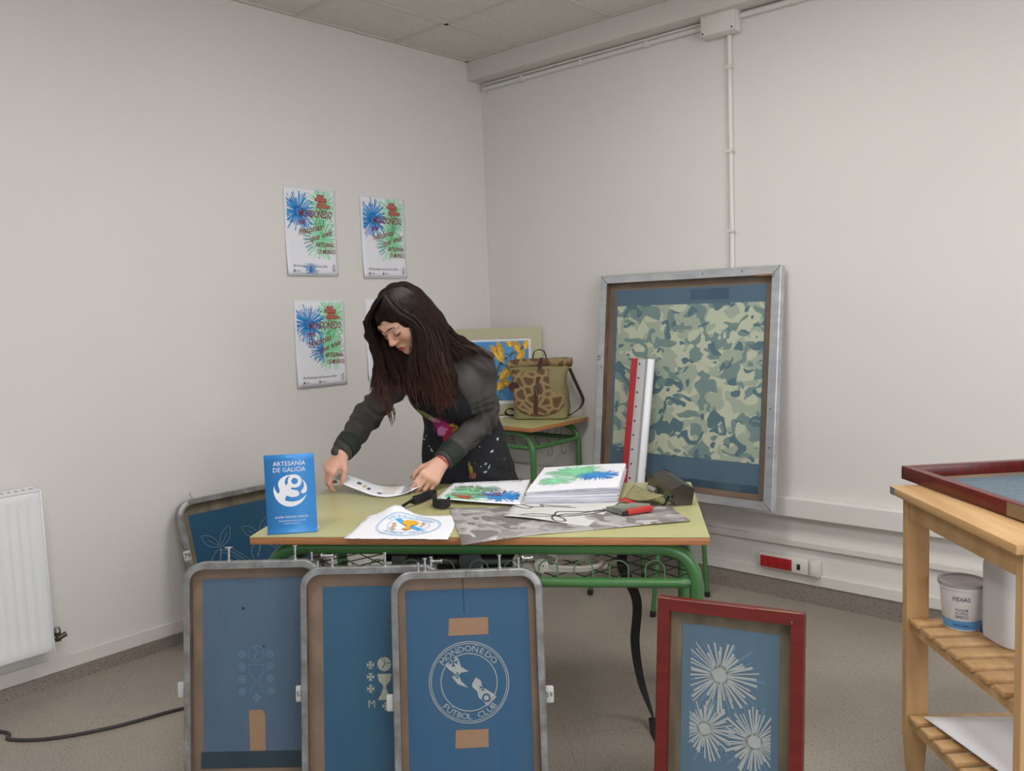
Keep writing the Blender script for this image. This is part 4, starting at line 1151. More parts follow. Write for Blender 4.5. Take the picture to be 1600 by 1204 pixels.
# roll top
rt = MB(); nn = 14; R1 = []
for k in range(nn+1):
    u = k/nn; x = -.150+.300*u; rad = .023+.0025*sin(u*9)
    R1.append([(x, -.004+rad*1.05*cos(a)+.003*sin(u*7), .287+.006*sin(u*4)+.014*u+rad*sin(a)) for a in [2*pi*i/14 for i in range(14)]])
rt.loft(R1); rt.build('rolled_top', 'giraffe', r)
# front panel
def front_y(z):
    for (z0, w0, d0, _), (z1, w1, d1, _) in zip(prof_b, prof_b[1:]):
        if z0 <= z <= z1: t_ = (z-z0)/(z1-z0); return -(d0+(d1-d0)*t_)/2
    return -.02
pan = []
out = [(-.118, .085), (-.10, .05), (-.06, .028), (0, .020), (.06, .028), (.10, .052), (.116, .09), (.112, .130), (.085, .150), (.052, .155), (.048, .20), (.055, .262), (-.122, .262), (-.118, .18)]
nb = 12; vs = []; fs = []; rows = 16
for j in range(rows+1):
    z = .020+(.242)*j/rows
    hw = .118*sqrt(max(0.02, 1-((.105-z)/.087)**2)) if z < .105 else .118
    xr = hw if z < .13 else (.118-.064*min(1, (z-.13)/.03))
    xl = -hw
    for i in range(nb+1):
        x = xl+(xr-xl)*i/nb; edge = abs(x)/.128
        vs.append((x+.006*sin(z*18), front_y(z)-.004+.035*max(0, edge-.8)**1.5, z))
for j in range(rows):
    for i in range(nb): a = j*(nb+1)+i; fs.append((a, a+1, a+nb+2, a+nb+1))
MB().add(vs, fs).build('front_pocket', 'giraffe', r, solid=.005)
st_ = MB().ribbon([(-.012, front_y(.03)-.009, .028), (-.010, front_y(.10)-.010, .10), (-.006, front_y(.17)-.010, .165)], .019, .003, (1, 0, 0)); st_.build('front_strap', 'leather', r)
MB().ribbon([(-.004, front_y(.17)-.012, .155), (-.001, front_y(.23)-.012, .215), (.004, -.030, .262), (.008, -.032, .30), (.012, -.012, .322)], .017, .0035, (1, 0, 0)).build('closing_strap', 'leather', r)
MB().tube([(-.005+.008*cos(a), front_y(.17)-.019, .172+.012*sin(a)) for a in np.linspace(0, 2*pi, 13)[:-1]], .0016, 6, closed=True).build('buckle', 'steel', r)
MB().tube([(-.003, front_y(.15)-.016, .125), (-.004, front_y(.16)-.019, .160)], .0022, 6).build('hook_clasp', 'steel', r)
MB().ribbon([(-.030, .0, .300), (-.030, .0, .335), (-.022, .0, .358), (0, 0, .368), (.022, 0, .358), (.030, 0, .335), (.032, 0, .305)], .016, .004, (0, 1, .1)).build('carry_handle', 'leather', r)
MB().ribbon(spline([(.135, .02, .262), (.155, .03, .20), (.180, .035, .13), (.192, .03, .09), (.180, .02, .055), (.150, .0, .026), (.125, -.01, .014), (.09, -.02, .012)], 5), .022, .005, (.3, 1, .2)).build('shoulder_strap', 'canvas_d', r)
MB().ribbon(spline([(-.118, .0, .015), (-.145, -.01, .014), (-.168, -.01, .028), (-.160, 0, .048), (-.140, 0, .050), (-.120, 0, .035)], 5), .020, .004, (.1, 1, .2)).build('side_strap', 'canvas_d', r)
k = MB(); k.lathe([(0, 0), (.026, 0), (.026, .003), (0, .003)], 22, Matrix.Translation((-.112, front_y(.17)-.004, .175)) @ Matrix.Rotation(pi/2, 4, 'X')); k.build('round_patch', 'leather', r)

# ================================================================ TROLLEY AT RIGHT
TX, TY = 1.045, 2.352                                            # far left corner of the top
r = thing('kitchen_trolley', 'birch kitchen trolley with slatted shelves at the right', 'trolley', (TX, TY, 0))
HT = .843; W2, D2 = .50, .58
MB().box(0, W2+.04, -D2-.02, 0, HT-.022, HT, bev=.002).build('top_board', 'birch_h', r)
MB().box(-.0008, .010, -.03, -.005, HT-.0215, HT-.0005, bev=.0005).build('corner_patch', mat('grey_patch', '#6d7578', .6), r, smooth=False)
legs = [(.028, -.02), (.028, -D2-.0), (W2-.03, -.02), (W2-.03, -D2)]
for lx, ly in legs:
    y0 = ly-.028 if ly > -.1 else ly
    rings = []
    for z, t_ in ((0, .62), (.03, .68), (.14, 1), (HT-.023, 1)):
        w_ = .062*t_; rings.append([(lx+.031-w_/2+(.0), y0, z), (lx+.031+w_/2, y0, z), (lx+.031+w_/2, y0+.028, z), (lx+.031-w_/2, y0+.028, z)])
    MB().loft(rings).build('leg', 'birch', r, smooth=False, bevel=.002)
MB().box(.034, .052, -D2+.028, -.049, HT-.085, HT-.023).build('side_apron', 'birch', r, smooth=False)
MB().box(W2-.025, W2-.007, -D2+.028, -.049, HT-.085, HT-.023).build('side_apron', 'birch', r, smooth=False)
MB().box(.092, W2-.032, -.045, -.027, HT-.085, HT-.023).build('back_apron', 'birch', r, smooth=False)
for zs in (.477, .198):
    for x in (.052, W2-.052): MB().box(x-.010, x+.010, -D2+.028, -.049, zs-.040, zs-.0145).build('shelf_rail', 'birch', r, smooth=False)
    for i in range(8):
        y = -.052-.0685*i
        MB().box(.034, W2-.010, y-.044, y, zs-.014, zs, bev=.002).build('shelf_slat', 'birch_h', r)
# red screen on the trolley
Wt, Dt = .47, .53; ya = radians(5)
r = thing('printing_screen', 'dark red wooden screen with blue stencil lying flat on the trolley top', 'screen frame', (1.114+.0, 2.432, HT+.001), (0, 0, ya))
for nm, bx_ in (('frame_bar', (0, .026, -Dt, 0)), ('frame_bar', (Wt-.026, Wt, -Dt, 0)), ('frame_bar', (.0265, Wt-.0265, -.026, 0)), ('frame_bar', (.0265, Wt-.0265, -Dt, -Dt+.026))):
    MB().box(bx_[0], bx_[1], bx_[2], bx_[3], 0, .038, bev=.002).build(nm, 'red_wood2', r)
MB().box(.0265, Wt-.0265, -Dt+.0265, -.0265, .004, .006).build('mesh_fabric', 'mesh_tan', r, smooth=False)
MB().box(.065, Wt-.065, -Dt+.07, -.075, .0065, .0075).build('emulsion', 'blueR', r, smooth=False)
MB().box(-.0012, .0262, -Dt-.0008, -Dt+.07, .004, .036).build('packing_tape', mat('clear_brown_tape', '#7c6a50', .35), r, smooth=False)
g = MB(); rnd = random.Random(5)
fz = lambda u, v: (u, v, .0082)
for row in range(7):
    x = .12+(row % 2)*.02
    while x < .37:
        h_ = rnd.uniform(.006, .012); w_ = rnd.uniform(.004, .009); y = -.135-.034*row
        g.line2([(x, y), (x+w_*.5, y+h_), (x+w_, y)], .0028, fz); x += w_+.005+(.015 if rnd.random() < .2 else 0)
g.build('stencil_lettering', 'sten_hi', r, smooth=False)
# tub
tc_ = Vector((1.190, 2.235, .4775))
r = thing('yogurt_tub', 'white plastic yogurt tub with blue band on the upper trolley shelf', 'tub', tc_)
r0, r1, ht = .046, .056, .120
MB().lathe([(0, 0), (r0-.003, 0), (r0, .004), (r1, ht), (r1+.003, ht), (r1+.003, ht-.006), (r1+.001, ht-.006)], 40).build('tub_body', 'tub', r)
MB().lathe([(r1+.001, ht+.0005), (r1+.005, ht+.001), (r1+.005, ht+.009), (r1-.002, ht+.010), (r1-.006, ht+.006), (0, ht+.006)], 40).build('lid', 'tub_lid', r)
def cyl(k): 
    def g(u, v):
        rr = r0+(r1-r0)*(v-.004)/(ht-.004)+.0006+.0003*k; a = u/.06+radians(252)
        return (rr*cos(a), rr*sin(a), v)
    return g
g = MB(); gv = []; gf = []
for i in range(25):
    for v in (.006, .029): gv.append(cyl(0)(-.10+.2*i/24, v))
for i in range(24): gf.append((2*i, 2*i+2, 2*i+3, 2*i+1))
MB().add(gv, gf).build('blue_band', 'tub_blue', r)
g = MB(); g.text('FIDIAS', .017, cyl(1), -.012, .084, align='c'); g.text('YOGUR', .011, cyl(1), -.012, .056); g.text('AL ESTILO', .008, cyl(1), -.012, .048); g.text('GRIEGO', .011, cyl(1), -.012, .037); g.text('NATURAL', .011, cyl(2), -.012, .013)
g.build('lettering', 'navy', r, smooth=False)
tag(MB().tube(spline([tuple(tc_+Vector(p)) for p in ((.018, -.068, .009), (.026, -.070, .040), (.050, -.066, .058), (.072, -.058, .060))], 6), .007, 8).build('blue_cord', 'navy'), 'dark blue cord looped in front of the yogurt tub', 'cord')
# jug
r = thing('plastic_jug', 'tall milky plastic jug beside the tub on the upper trolley shelf', 'jug', (1.270, 2.120, .4775), (0, 0, radians(6)))
jb = MB(); jb.loft([[(x, y, z) for x, y in rrect(w_, d_, rr_, 5)] for z, w_, d_, rr_ in ((0, .115, .115, .03), (.006, .128, .128, .034), (.02, .132, .132, .036), (.20, .132, .132, .036), (.235, .115, .115, .05), (.26, .06, .06, .029), (.28, .05, .05, .024))])
jb.build('jug_body', 'jug', r)
MB().lathe([(0, .2805), (.028, .2805), (.028, .305), (.024, .308), (0, .308)], 24).build('cap', 'tub_blue', r)
# paper on the lower shelf
r, fk = sheet('paper_sheet', 'large white paper sheet curling over the front of the lower trolley shelf', 'paper',
    [(TX+.12, TY-.56), (TX+.46, TY-.56), (TX+.46, TY-.10), (TX+.06, TY-.08)], .4, .4, z=.1985, hf=lambda u, v: .006*(1-u)+.002+.018*(1-v)*(1-u), n=12)

# ================================================================ THE PERSON
def vunit(v): v = np.asarray(v, float); return v/np.linalg.norm(v)
def smin(a, b, k):
    h = np.maximum(k-np.abs(a-b), 0)/k
    return np.minimum(a, b)-h*h*k*.25
def smax(a, b, k): return -smin(-a, -b, k)
def cap(P, a, b, ra, rb):
    a = np.asarray(a, float); b = np.asarray(b, float); ab = b-a
    t = np.clip(((P-a) @ ab)/max(ab @ ab, 1e-12), 0, 1)
    return np.linalg.norm(P-a-t[:, None]*ab, axis=1)-(ra+(rb-ra)*t)
def ell(P, c, rad, A=None):
    q = P-np.asarray(c, float)
    if A is not None: q = q @ np.asarray(A).T
    r = np.asarray(rad, float); k0 = np.linalg.norm(q/r, axis=1); k1 = np.linalg.norm(q/(r*r), axis=1)
    return k0*(k0-1)/np.maximum(k1, 1e-9)
class Shape:
    """ordered list of (op, fn, centre, radius, blend)"""
    def __init__(s): s.L = []
    def cap(s, a, b, ra, rb, k=.01, op='+'):
        a = np.asarray(a, float); b = np.asarray(b, float)
        s.L.append((op, lambda P: cap(P, a, b, ra, rb), (a+b)/2, np.linalg.norm(b-a)/2+max(ra, rb), k)); return s
    def ell(s, c, rad, A=None, k=.01, op='+'):
        c = np.asarray(c, float); s.L.append((op, lambda P: ell(P, c, rad, A), c, max(rad), k)); return s
    def fn(s, f, c, r, k=.01, op='+'): s.L.append((op, f, np.asarray(c, float), r, k)); return s
    def __call__(s, P):
        d = np.full(len(P), 1.0)
        for op, f, c, r, k in s.L:
            m_ = np.linalg.norm(P-c, axis=1) < r+.07
            if not m_.any(): continue
            v = f(P[m_])
            d[m_] = smin(d[m_], v, k) if op == '+' else smax(d[m_], -v, k)
        return d
def nets(f, lo, hi, h, warp=None):
    """surface nets on a block-sparse grid"""
    lo = np.asarray(lo, float); hi = np.asarray(hi, float); B = 8
    nb = np.ceil((hi-lo)/(h*B)).astype(int); n = nb*B+1
    ax = [lo[i]+h*B*(np.arange(nb[i])+.5) for i in range(3)]
    G = np.stack(np.meshgrid(*ax, indexing='ij'), -1).reshape(-1, 3); dc = f(G)
    V = np.repeat(np.repeat(np.repeat(np.sign(dc).reshape(nb), B, 0), B, 1), B, 2).astype(np.float32)
    V = np.pad(V, ((0, 1),)*3, mode='edge')
    near = np.argwhere(np.abs(dc).reshape(nb) < h*B*.87*1.35+.004)
    o = np.stack(np.meshgrid(*[np.arange(B+1)]*3, indexing='ij'), -1).reshape(-1, 3)
    for s0 in range(0, len(near), 400):
        I = (near[s0:s0+400, None, :]*B+o[None]).reshape(-1, 3)
        V[I[:, 0], I[:, 1], I[:, 2]] = f(lo+I*h)
    S_ = V < 0
    c = np.zeros(n-1, int)
    for dx in (0, 1):
        for dy in (0, 1):
            for dz in (0, 1): c += S_[dx:n[0]-1+dx, dy:n[1]-1+dy, dz:n[2]-1+dz]
    act = (c > 0) & (c < 8); idx = np.full(n-1, -1); A = np.argwhere(act); idx[act] = np.arange(len(A))
    acc = np.zeros((len(A), 3)); cnt = np.zeros(len(A))
    E_ = []
    for axx in range(3):
        oth = [i for i in range(3) if i != axx]
        for p in (0, 1):
            for q in (0, 1):
                a = np.zeros(3, int); a[oth[0]] = p; a[oth[1]] = q; b = a.copy(); b[axx] = 1
                va = V[tuple((A+a).T)]; vb = V[tuple((A+b).T)]; m_ = (va < 0) != (vb < 0)
                t_ = np.where(m_, va/(va-vb+1e-12), 0)
                pos = a+t_[:, None]*(b-a); acc[m_] += pos[m_]; cnt[m_] += 1
    X = lo+(A+acc/np.maximum(cnt, 1)[:, None])*h
    F_ = []
    for axx in range(3):
        o1, o2 = [i for i in range(3) if i != axx]
        sl0 = [slice(None)]*3; sl1 = [slice(None)]*3; sl0[axx] = slice(0, -1); sl1[axx] = slice(1, None)
        s0, s1 = S_[tuple(sl0)], S_[tuple(sl1)]; I = np.argwhere(s0 != s1)
        I = I[(I[:, o1] > 0) & (I[:, o2] > 0) & (I[:, o1] < n[o1]-1) & (I[:, o2] < n[o2]-1)]
        fl = s0[tuple(I.T)]
        def at_(d1, d2):
            J = I.copy(); J[:, o1] -= d1; J[:, o2] -= d2; return idx[tuple(J.T)]
        Q = np.stack([at_(0, 0), at_(1, 0), at_(1, 1), at_(0, 1)], 1)
        if axx == 1: fl = ~fl
        Q[fl] = Q[fl][:, ::-1]
        F_.append(Q)
    Q = np.concatenate(F_)[:, ::-1]
    # even out the grid steps
    for _ in range(3):
        a = np.zeros_like(X); k = np.zeros(len(X))
        for i in range(4):
            np.add.at(a, Q[:, i], X[Q[:, (i+1) % 4]]); np.add.at(k, Q[:, i], 1)
            np.add.at(a, Q[:, i], X[Q[:, (i-1) % 4]]); np.add.at(k, Q[:, i], 1)
        X = X*.55+.45*a/np.maximum(k, 1)[:, None]
    return X, Q
def np_obj(name, X, Q, m, parent, origin, col=None):
    me = bpy.data.meshes.new(name); me.vertices.add(len(X)); me.vertices.foreach_set('co', (X-np.asarray(origin)).astype(np.float32).ravel())
    me.loops.add(len(Q)*4); me.loops.foreach_set('vertex_index', Q.astype(np.int32).ravel())
    me.polygons.add(len(Q)); me.polygons.foreach_set('loop_start', np.arange(0, len(Q)*4, 4, dtype=np.int32))
    try: me.polygons.foreach_set('loop_total', np.full(len(Q), 4, dtype=np.int32))
    except Exception: pass
    me.update(calc_edges=True); me.validate()
    me.polygons.foreach_set('use_smooth', [True]*len(me.polygons))
    if col is not None:
        a = me.color_attributes.new('tint', 'FLOAT_COLOR', 'POINT'); c4 = np.ones((len(X), 4), np.float32); c4[:, :3] = col
        a.data.foreach_set('color', c4.ravel())
    me.materials.append(m); o = bpy.data.objects.new(name, me); COL.objects.link(o)
    if parent: o.parent = parent
    return o

ROOT = np.array([-.18, 3.38, 0.])
person = thing('person', 'woman with long dark hair, grey jacket and paint-splashed black apron bending over the table', 'person', tuple(ROOT))
HF = np.array([-.45682, -.56178, -.68973]); HU = np.array([-.46888, -.50684, .72337]); HL = np.array([.75596, -.65385, .03187]); HC = np.array([-.373, 2.984, 1.360])
HS = .97
def hp(l, f, u): return HC+HS*(l*HL+f*HF+u*HU)
HA_ = np.stack([HL, HF, HU])
# joints
PEL = np.array([-.19, 3.37, .88]); CH = np.array([-.235, 3.22, 1.09]); NB = np.array([-.262, 3.135, 1.215])
SL = np.array([-.122, 3.175, 1.172]); SR = np.array([-.385, 3.15, 1.165])
EL = np.array([-.112, 3.235, .955]); WLh = np.array([-.261, 2.985, .841])
ER = np.array([-.545, 3.19, .990]); WRh = np.array([-.607, 2.985, .892])

body = Shape()
cf = vunit([-.30, -.80, -.45])                     # where the chest faces
cu_ = vunit(NB-CH); cl_ = np.cross(cu_, cf); cl_ = vunit(cl_); cf = vunit(np.cross(cl_, cu_)); CA = np.stack([cl_, cf, cu_])
body.ell(PEL, (.122, .100, .11), None, .05); body.cap(PEL, CH, .104, .105, .05); body.ell(CH, (.140, .100, .14), CA, .05)
body.cap(SL, SR, .036, .036, .04)
for s in (-1, 1): body.ell(CH+cl_*.055*s+cf*.060-cu_*.01, (.052, .046, .054), CA, .03)
body.cap(NB-.02*cu_, hp(0, -.03, -.07), .056, .048, .04)
for s, fx in ((-1, -.275), (1, -.085)):
    hx = PEL[0]+s*.070; body.cap((hx, 3.37, .86), (fx, 3.37, .47), .078, .055, .04); body.cap((fx, 3.37, .47), (fx, 3.42, .075), .052, .034, .03)
    body.cap((fx, 3.42, .05), (fx-.01, 3.30, .03), .034, .024, .02)
body.cap(SL, EL, .042, .035, .02); body.cap(EL, WLh, .036, .0245, .02)
body.cap(SR, ER, .042, .035, .02); body.cap(ER, WRh, .036, .0245, .02)

def hand(sh, W, K, n, right, curls, sp=1.0, nails=None):
    """palm of five blended rays, five bent fingers"""
    W = np.asarray(W); K = np.asarray(K); f = vunit(K-W); n = np.asarray(n, float); n = vunit(n-f*(n @ f))
    s = np.cross(n, f) if right else np.cross(f, n)
    tips = []
    offs = (.028, .0095, -.0095, -.027); kl = (1.0, 1.03, .98, .90); segs = ((.040, .024, .019), (.044, .028, .020), (.041, .026, .019), (.032, .020, .017)); rr = (.0088, .0090, .0085, .0075)
    L = np.linalg.norm(K-W)
    for i in range(4):
        base = W+s*offs[i]*.45+f*.008; kn = W+f*L*kl[i]+s*offs[i]*sp+n*(.002-.0025*abs(i-1))
        sh.cap(base, kn, .0135, .0105, .016)
        sh.cap(base-n*.008, kn-n*.006, .011, .0085, .012)
        d = f+s*offs[i]*1.2; p = kn; a = 0
        for j, (sl, cu) in enumerate(zip(segs[i], curls[i])):
            a += radians(cu); dd = vunit(vunit(d)*cos(a)-n*sin(a)); q = p+dd*sl
            r_a = rr[i]*(1-.08*j); sh.cap(p, q, r_a, rr[i]*(.90-.10*j), .004 if j else .008); p = q
        tips.append((p, dd, vunit(n*cos(a)+vunit(d)*sin(a)), rr[i]*.8))
    b = W+f*.018+s*.020-n*.006; p = b
    for j, (sl, dd, ra, rb) in enumerate(((.040, f*.70+s*.62-n*.42, .0135, .0110), (.030, f*.92+s*.22-n*.50, .0105, .0090), (.024, f*.95-s*.05-n*.52, .0092, .0075))):
        dd = vunit(dd); q = p+dd*sl; sh.cap(p, q, ra, rb, .012 if j == 0 else .005); p = q
    tips.append((p, dd, vunit(s+n*.6), .0085))
    return tips
KR = np.array([-.655, 2.962, .836]); KL = np.array([-.300, 2.937, .797])
tipsR = hand(body, WRh, KR, (-.55, -.70, .45), True, ((28, 38, 20), (36, 42, 24), (46, 46, 28), (56, 46, 30)))
tipsL = hand(body, WLh, KL, (.40, -.62, .62), False, ((22, 26, 14), (28, 32, 18), (34, 36, 22), (42, 38, 24)))
# head
H = Shape()
def he(c, r, k=.012, op='+'): body.ell(hp(*c), tuple(HS*x for x in r), HA_, k, op)
def hcap(a, b, ra, rb, k=.008, op='+'): body.cap(hp(*a), hp(*b), HS*ra, HS*rb, k, op)
he((0, -.015, .030), (.073, .092, .086), .02); he((0, .030, -.025), (.057, .058, .080), .03)
he((0, .030, -.078), (.042, .048, .032), .03); he((0, .072, -.100), (.018, .014, .016), .02)
for s in (-1, 1):
    he((s*.040, .052, -.026), (.026, .030, .026), .025)
    he((s*.032, .093, .004), (.0155, .012, .010), .014, '-')
    he((s*.031, .0745, .002), (.0155, .0150, .0125), .004)
    hcap((s*.012, .088, .022), (s*.044, .076, .024), .008, .007, .014)
    he((s*.0105, .098, -.033), (.0075, .010, .0070), .006)
    he((s*.006, .104, -.041), (.0032, .004, .0028), .002, '-')
    he((s*.075, -.008, -.005), (.008, .018, .030), .006)
hcap((0, .085, .012), (0, .105, -.026), .0065, .0090, .010); he((0, .108, -.030), (.0092, .0090, .0085), .006)
hcap((-.018, .087, -.0625), (0, .0945, -.0600), .0042, .0056, .004); hcap((.018, .087, -.0625), (0, .0945, -.0600), .0042, .0056, .004)
hcap((-.016, .086, -.0700), (0, .0925, -.0715), .0045, .0064, .004); hcap((.016, .086, -.0700), (0, .0925, -.0715), .0045, .0064, .004)
hcap((-.022, .097, -.0662), (.022, .097, -.0662), .0016, .0016, .003, '-')
X, Q = nets(body, (-.74, 2.84, -.01), (.03, 3.62, 1.50), .0031)
col = np.tile(np.array(lin('#cf9f8a')[:3]), (len(X), 1))
q = (X-HC) @ HA_.T/HS
def tint(mask, c, w_=1.0):
    global col
    c = np.array(lin(c)[:3]); w_ = np.clip(mask, 0, 1)[:, None]*w_; col = col*(1-w_)+c*w_
hd = (np.linalg.norm(q, axis=1) < .16)
for s in (-1, 1):
    tint(hd*np.clip(1-(((q[:, 0]-s*.042)/.022)**2+((q[:, 2]+.030)/.020)**2), 0, 1)*(q[:, 1] > .04), '#c97c68', .6)
tint(hd*np.clip(1-((q[:, 0]/.012)**2+((q[:, 2]+.033)/.014)**2), 0, 1)*(q[:, 1] > .09), '#cb8070', .6)
lip = 1-((q[:, 0]/.0215)**2+((q[:, 2]+.0665)/.0098)**2)
tint(hd*np.clip(lip*4, 0, 1)*(q[:, 1] > .075), '#9c3f40', .95)
for T_ in (tipsR, tipsL):
    for p, d, nn_, rr_ in T_:
        c0 = p+nn_*rr_*.9-d*.001; w_ = np.clip((.0062-np.linalg.norm(X-c0, axis=1))/.0015, 0, 1); tint(w_, '#3a2430' if T_ is tipsL else '#b98478')
t = NT('skin'); a_ = t.add('ShaderNodeAttribute'); a_.attribute_name = 'tint'; t.link(a_.outputs['Color'], t.b.inputs['Base Color'])
t.b.inputs['Roughness'].default_value = .5; t.b.inputs['Subsurface Weight'].default_value = .12; t.b.inputs['Subsurface Radius'].default_value = (.012, .005, .003); t.b.inputs['Subsurface Scale'].default_value = 1
np_obj('body', X, Q, t.m, person, ROOT, col)
M['hair'] = mat('dark_brown_hair', '#2c1915', .42, c2='#170d0b', vs=30, stretch=(2, 2, .4), spec=.45)
t = NT('long_hair'); v = t.coord((1, 1, 1)); sx_ = t.add('ShaderNodeSeparateXYZ'); t.link(v, sx_.inputs[0])
mr = t.add('ShaderNodeMapRange'); mr.inputs[1].default_value = 1.42; mr.inputs[2].default_value = 1.05; t.link(sx_.outputs[2], mr.inputs[0])
nz_ = t.noise(t.coord((40, 40, 3)), 3, 3)
mm_ = t.add('ShaderNodeMath', operation='MULTIPLY'); t.link(mr.outputs[0], mm_.inputs[0]); t.link(nz_, mm_.inputs[1])
t.link(t.ramp(mm_.outputs[0], [(0, '#1d1211'), (.28, '#2f1c17'), (.60, '#512c22')]), t.b.inputs['Base Color'])
t.b.inputs['Roughness'].default_value = .45; t.b.inputs['Specular IOR Level'].default_value = .35
M['long_hair'] = t.m
M['hair_mass'] = mat('dark_hair_mass', '#241612', .65, c2='#1a100e', vs=25, stretch=(3, 3, .3), spec=.12)

def pmb(): return MB()
def pbuild(mb, name, m, parent=person, **k): mb.shift(-ROOT); return mb.build(name, m, parent, **k)
# brows and lash lines follow the face
for s in (-1, 1):
    P = [hp(s*x, y, z) for x, y, z in ((.013, .0975, .024), (.022, .0965, .0285), (.034, .0905, .030), (.046, .079, .025))]
    pbuild(MB().tube(spline(P, 4), [.0018]*4+[.0025]*5+[.0015]*4, 6), 'eyebrow', 'hair')
    P = [hp(s*x, y, z) for x, y, z in ((.0175, .0865, -.0045), (.025, .0905, -.0075), (.033, .0905, -.0080), (.041, .085, -.0055), (.047, .0785, -.0015))]
    pbuild(MB().tube(spline(P, 4), [.0012]*8+[.0020]*9, 6), 'eyelashes', 'hair')

# --- hair: a soft under-volume and a coat of strands
HG = {
 'A': [(-.417, 2.91, 1.443), (-.403, 2.888, 1.406), (-.374, 2.887, 1.370), (-.330, 2.900, 1.342), (-.302, 2.908, 1.296), (-.302, 2.915, 1.242), (-.297, 2.93, 1.17), (-.275, 2.945, 1.106), (-.265, 2.95, 1.042)],
 'B': [(-.395, 2.912, 1.453), (-.373, 2.895, 1.422), (-.336, 2.903, 1.382), (-.305, 2.918, 1.335), (-.290, 2.918, 1.28), (-.281, 2.92, 1.214), (-.268, 2.935, 1.146), (-.245, 2.945, 1.089), (-.230, 2.95, 1.032)],
 'C': [(-.378, 2.917, 1.457), (-.344, 2.911, 1.430), (-.305, 2.930, 1.385), (-.278, 2.945, 1.327), (-.258, 2.945, 1.261), (-.244, 2.945, 1.194), (-.225, 2.955, 1.132), (-.206, 2.965, 1.079), (-.200, 2.97, 1.029)],
 'C2': [(-.370, 2.920, 1.458), (-.332, 2.922, 1.432), (-.292, 2.950, 1.385), (-.262, 2.965, 1.325), (-.240, 2.965, 1.261), (-.226, 2.965, 1.200), (-.210, 2.970, 1.145), (-.196, 2.975, 1.095), (-.204, 2.975, 1.045)],
 'D': [(-.361, 2.923, 1.459), (-.320, 2.933, 1.433), (-.288, 2.975, 1.384), (-.258, 2.99, 1.318), (-.232, 3.01, 1.262), (-.212, 3.03, 1.228), (-.190, 3.05, 1.200), (-.175, 3.06, 1.168)],
 'E': [(-.349, 2.93, 1.460), (-.315, 2.99, 1.428), (-.282, 3.03, 1.366), (-.240, 3.07, 1.302), (-.195, 3.10, 1.258), (-.150, 3.13, 1.234), (-.112, 3.15, 1.214), (-.086, 3.16, 1.188)],
 'F': [(-.353, 2.945, 1.464), (-.325, 3.04, 1.432), (-.285, 3.09, 1.370), (-.240, 3.14, 1.306), (-.190, 3.17, 1.262), (-.150, 3.195, 1.240), (-.118, 3.21, 1.226)],
 'a': [(-.422, 2.914, 1.446), (-.444, 2.913, 1.42), (-.474, 2.935, 1.385), (-.503, 2.985, 1.343), (-.500, 3.0, 1.298), (-.484, 3.01, 1.25), (-.482, 3.02, 1.181), (-.499, 3.02, 1.114), (-.493, 3.02, 1.052)],
 'a2': [(-.412, 2.906, 1.448), (-.437, 2.898, 1.418), (-.463, 2.912, 1.385), (-.489, 2.97, 1.350), (-.488, 3.0, 1.302), (-.474, 3.02, 1.25), (-.470, 3.03, 1.181), (-.482, 3.03, 1.11), (-.478, 3.02, 1.05)],
 'b': [(-.408, 2.914, 1.452), (-.450, 2.96, 1.425), (-.480, 3.01, 1.378), (-.482, 3.04, 1.33), (-.470, 3.06, 1.275), (-.458, 3.05, 1.213), (-.452, 3.04, 1.134), (-.461, 3.02, 1.067), (-.446, 3.01, .996)],
 'c': [(-.430, 3.02, 1.40), (-.430, 3.08, 1.345), (-.425, 3.08, 1.277), (-.420, 3.06, 1.21), (-.415, 3.04, 1.144), (-.414, 3.02, 1.088), (-.407, 3.01, 1.031)],
 'd': [(-.300, 3.03, 1.34), (-.325, 3.03, 1.29), (-.345, 3.02, 1.234), (-.355, 3.0, 1.178), (-.350, 2.99, 1.123), (-.340, 2.98, 1.066), (-.330, 2.98, 1.02)],
}
hv = Shape()
hc0 = HC-.012*HF+.016*HU
hv.ell(hc0, (.082, .101, .100), HA_, .02)
def chain(key, r_, k=.03, inn=.018, i0=2, tail=1):
    P = [np.array(p)+np.array([0, inn, 0]) for p in HG[key]]
    for i in range(i0, len(P)-1-tail):
        u = i/(len(P)-1); ra = r_*(1-.55*u); hv.cap(P[i], P[i+1], ra, r_*(1-.55*(i+1)/(len(P)-1)), k)
chain('A', .020, .02, .022, 4); chain('B', .026, .03, .024); chain('C', .028, .03, .026); chain('C2', .020, .03, .026); chain('D', .026, .03, .028); chain('E', .024, .03, .026); chain('F', .022); chain('a', .013, .02, .014, 3); chain('b', .024, .03, .02, 3, 3); chain('c', .030, .03, .01, 0, 2); chain('d', .030, .03, .02, 0)
hv.cap((-.405, 3.06, 1.28), (-.41, 3.05, 1.15), .052, .03, .04); hv.cap((-.33, 3.04, 1.26), (-.335, 3.03, 1.10), .05, .028, .04)
hv.cap(hp(0, -.03, .0), hp(.02, -.05, -.10), .075, .06, .04)
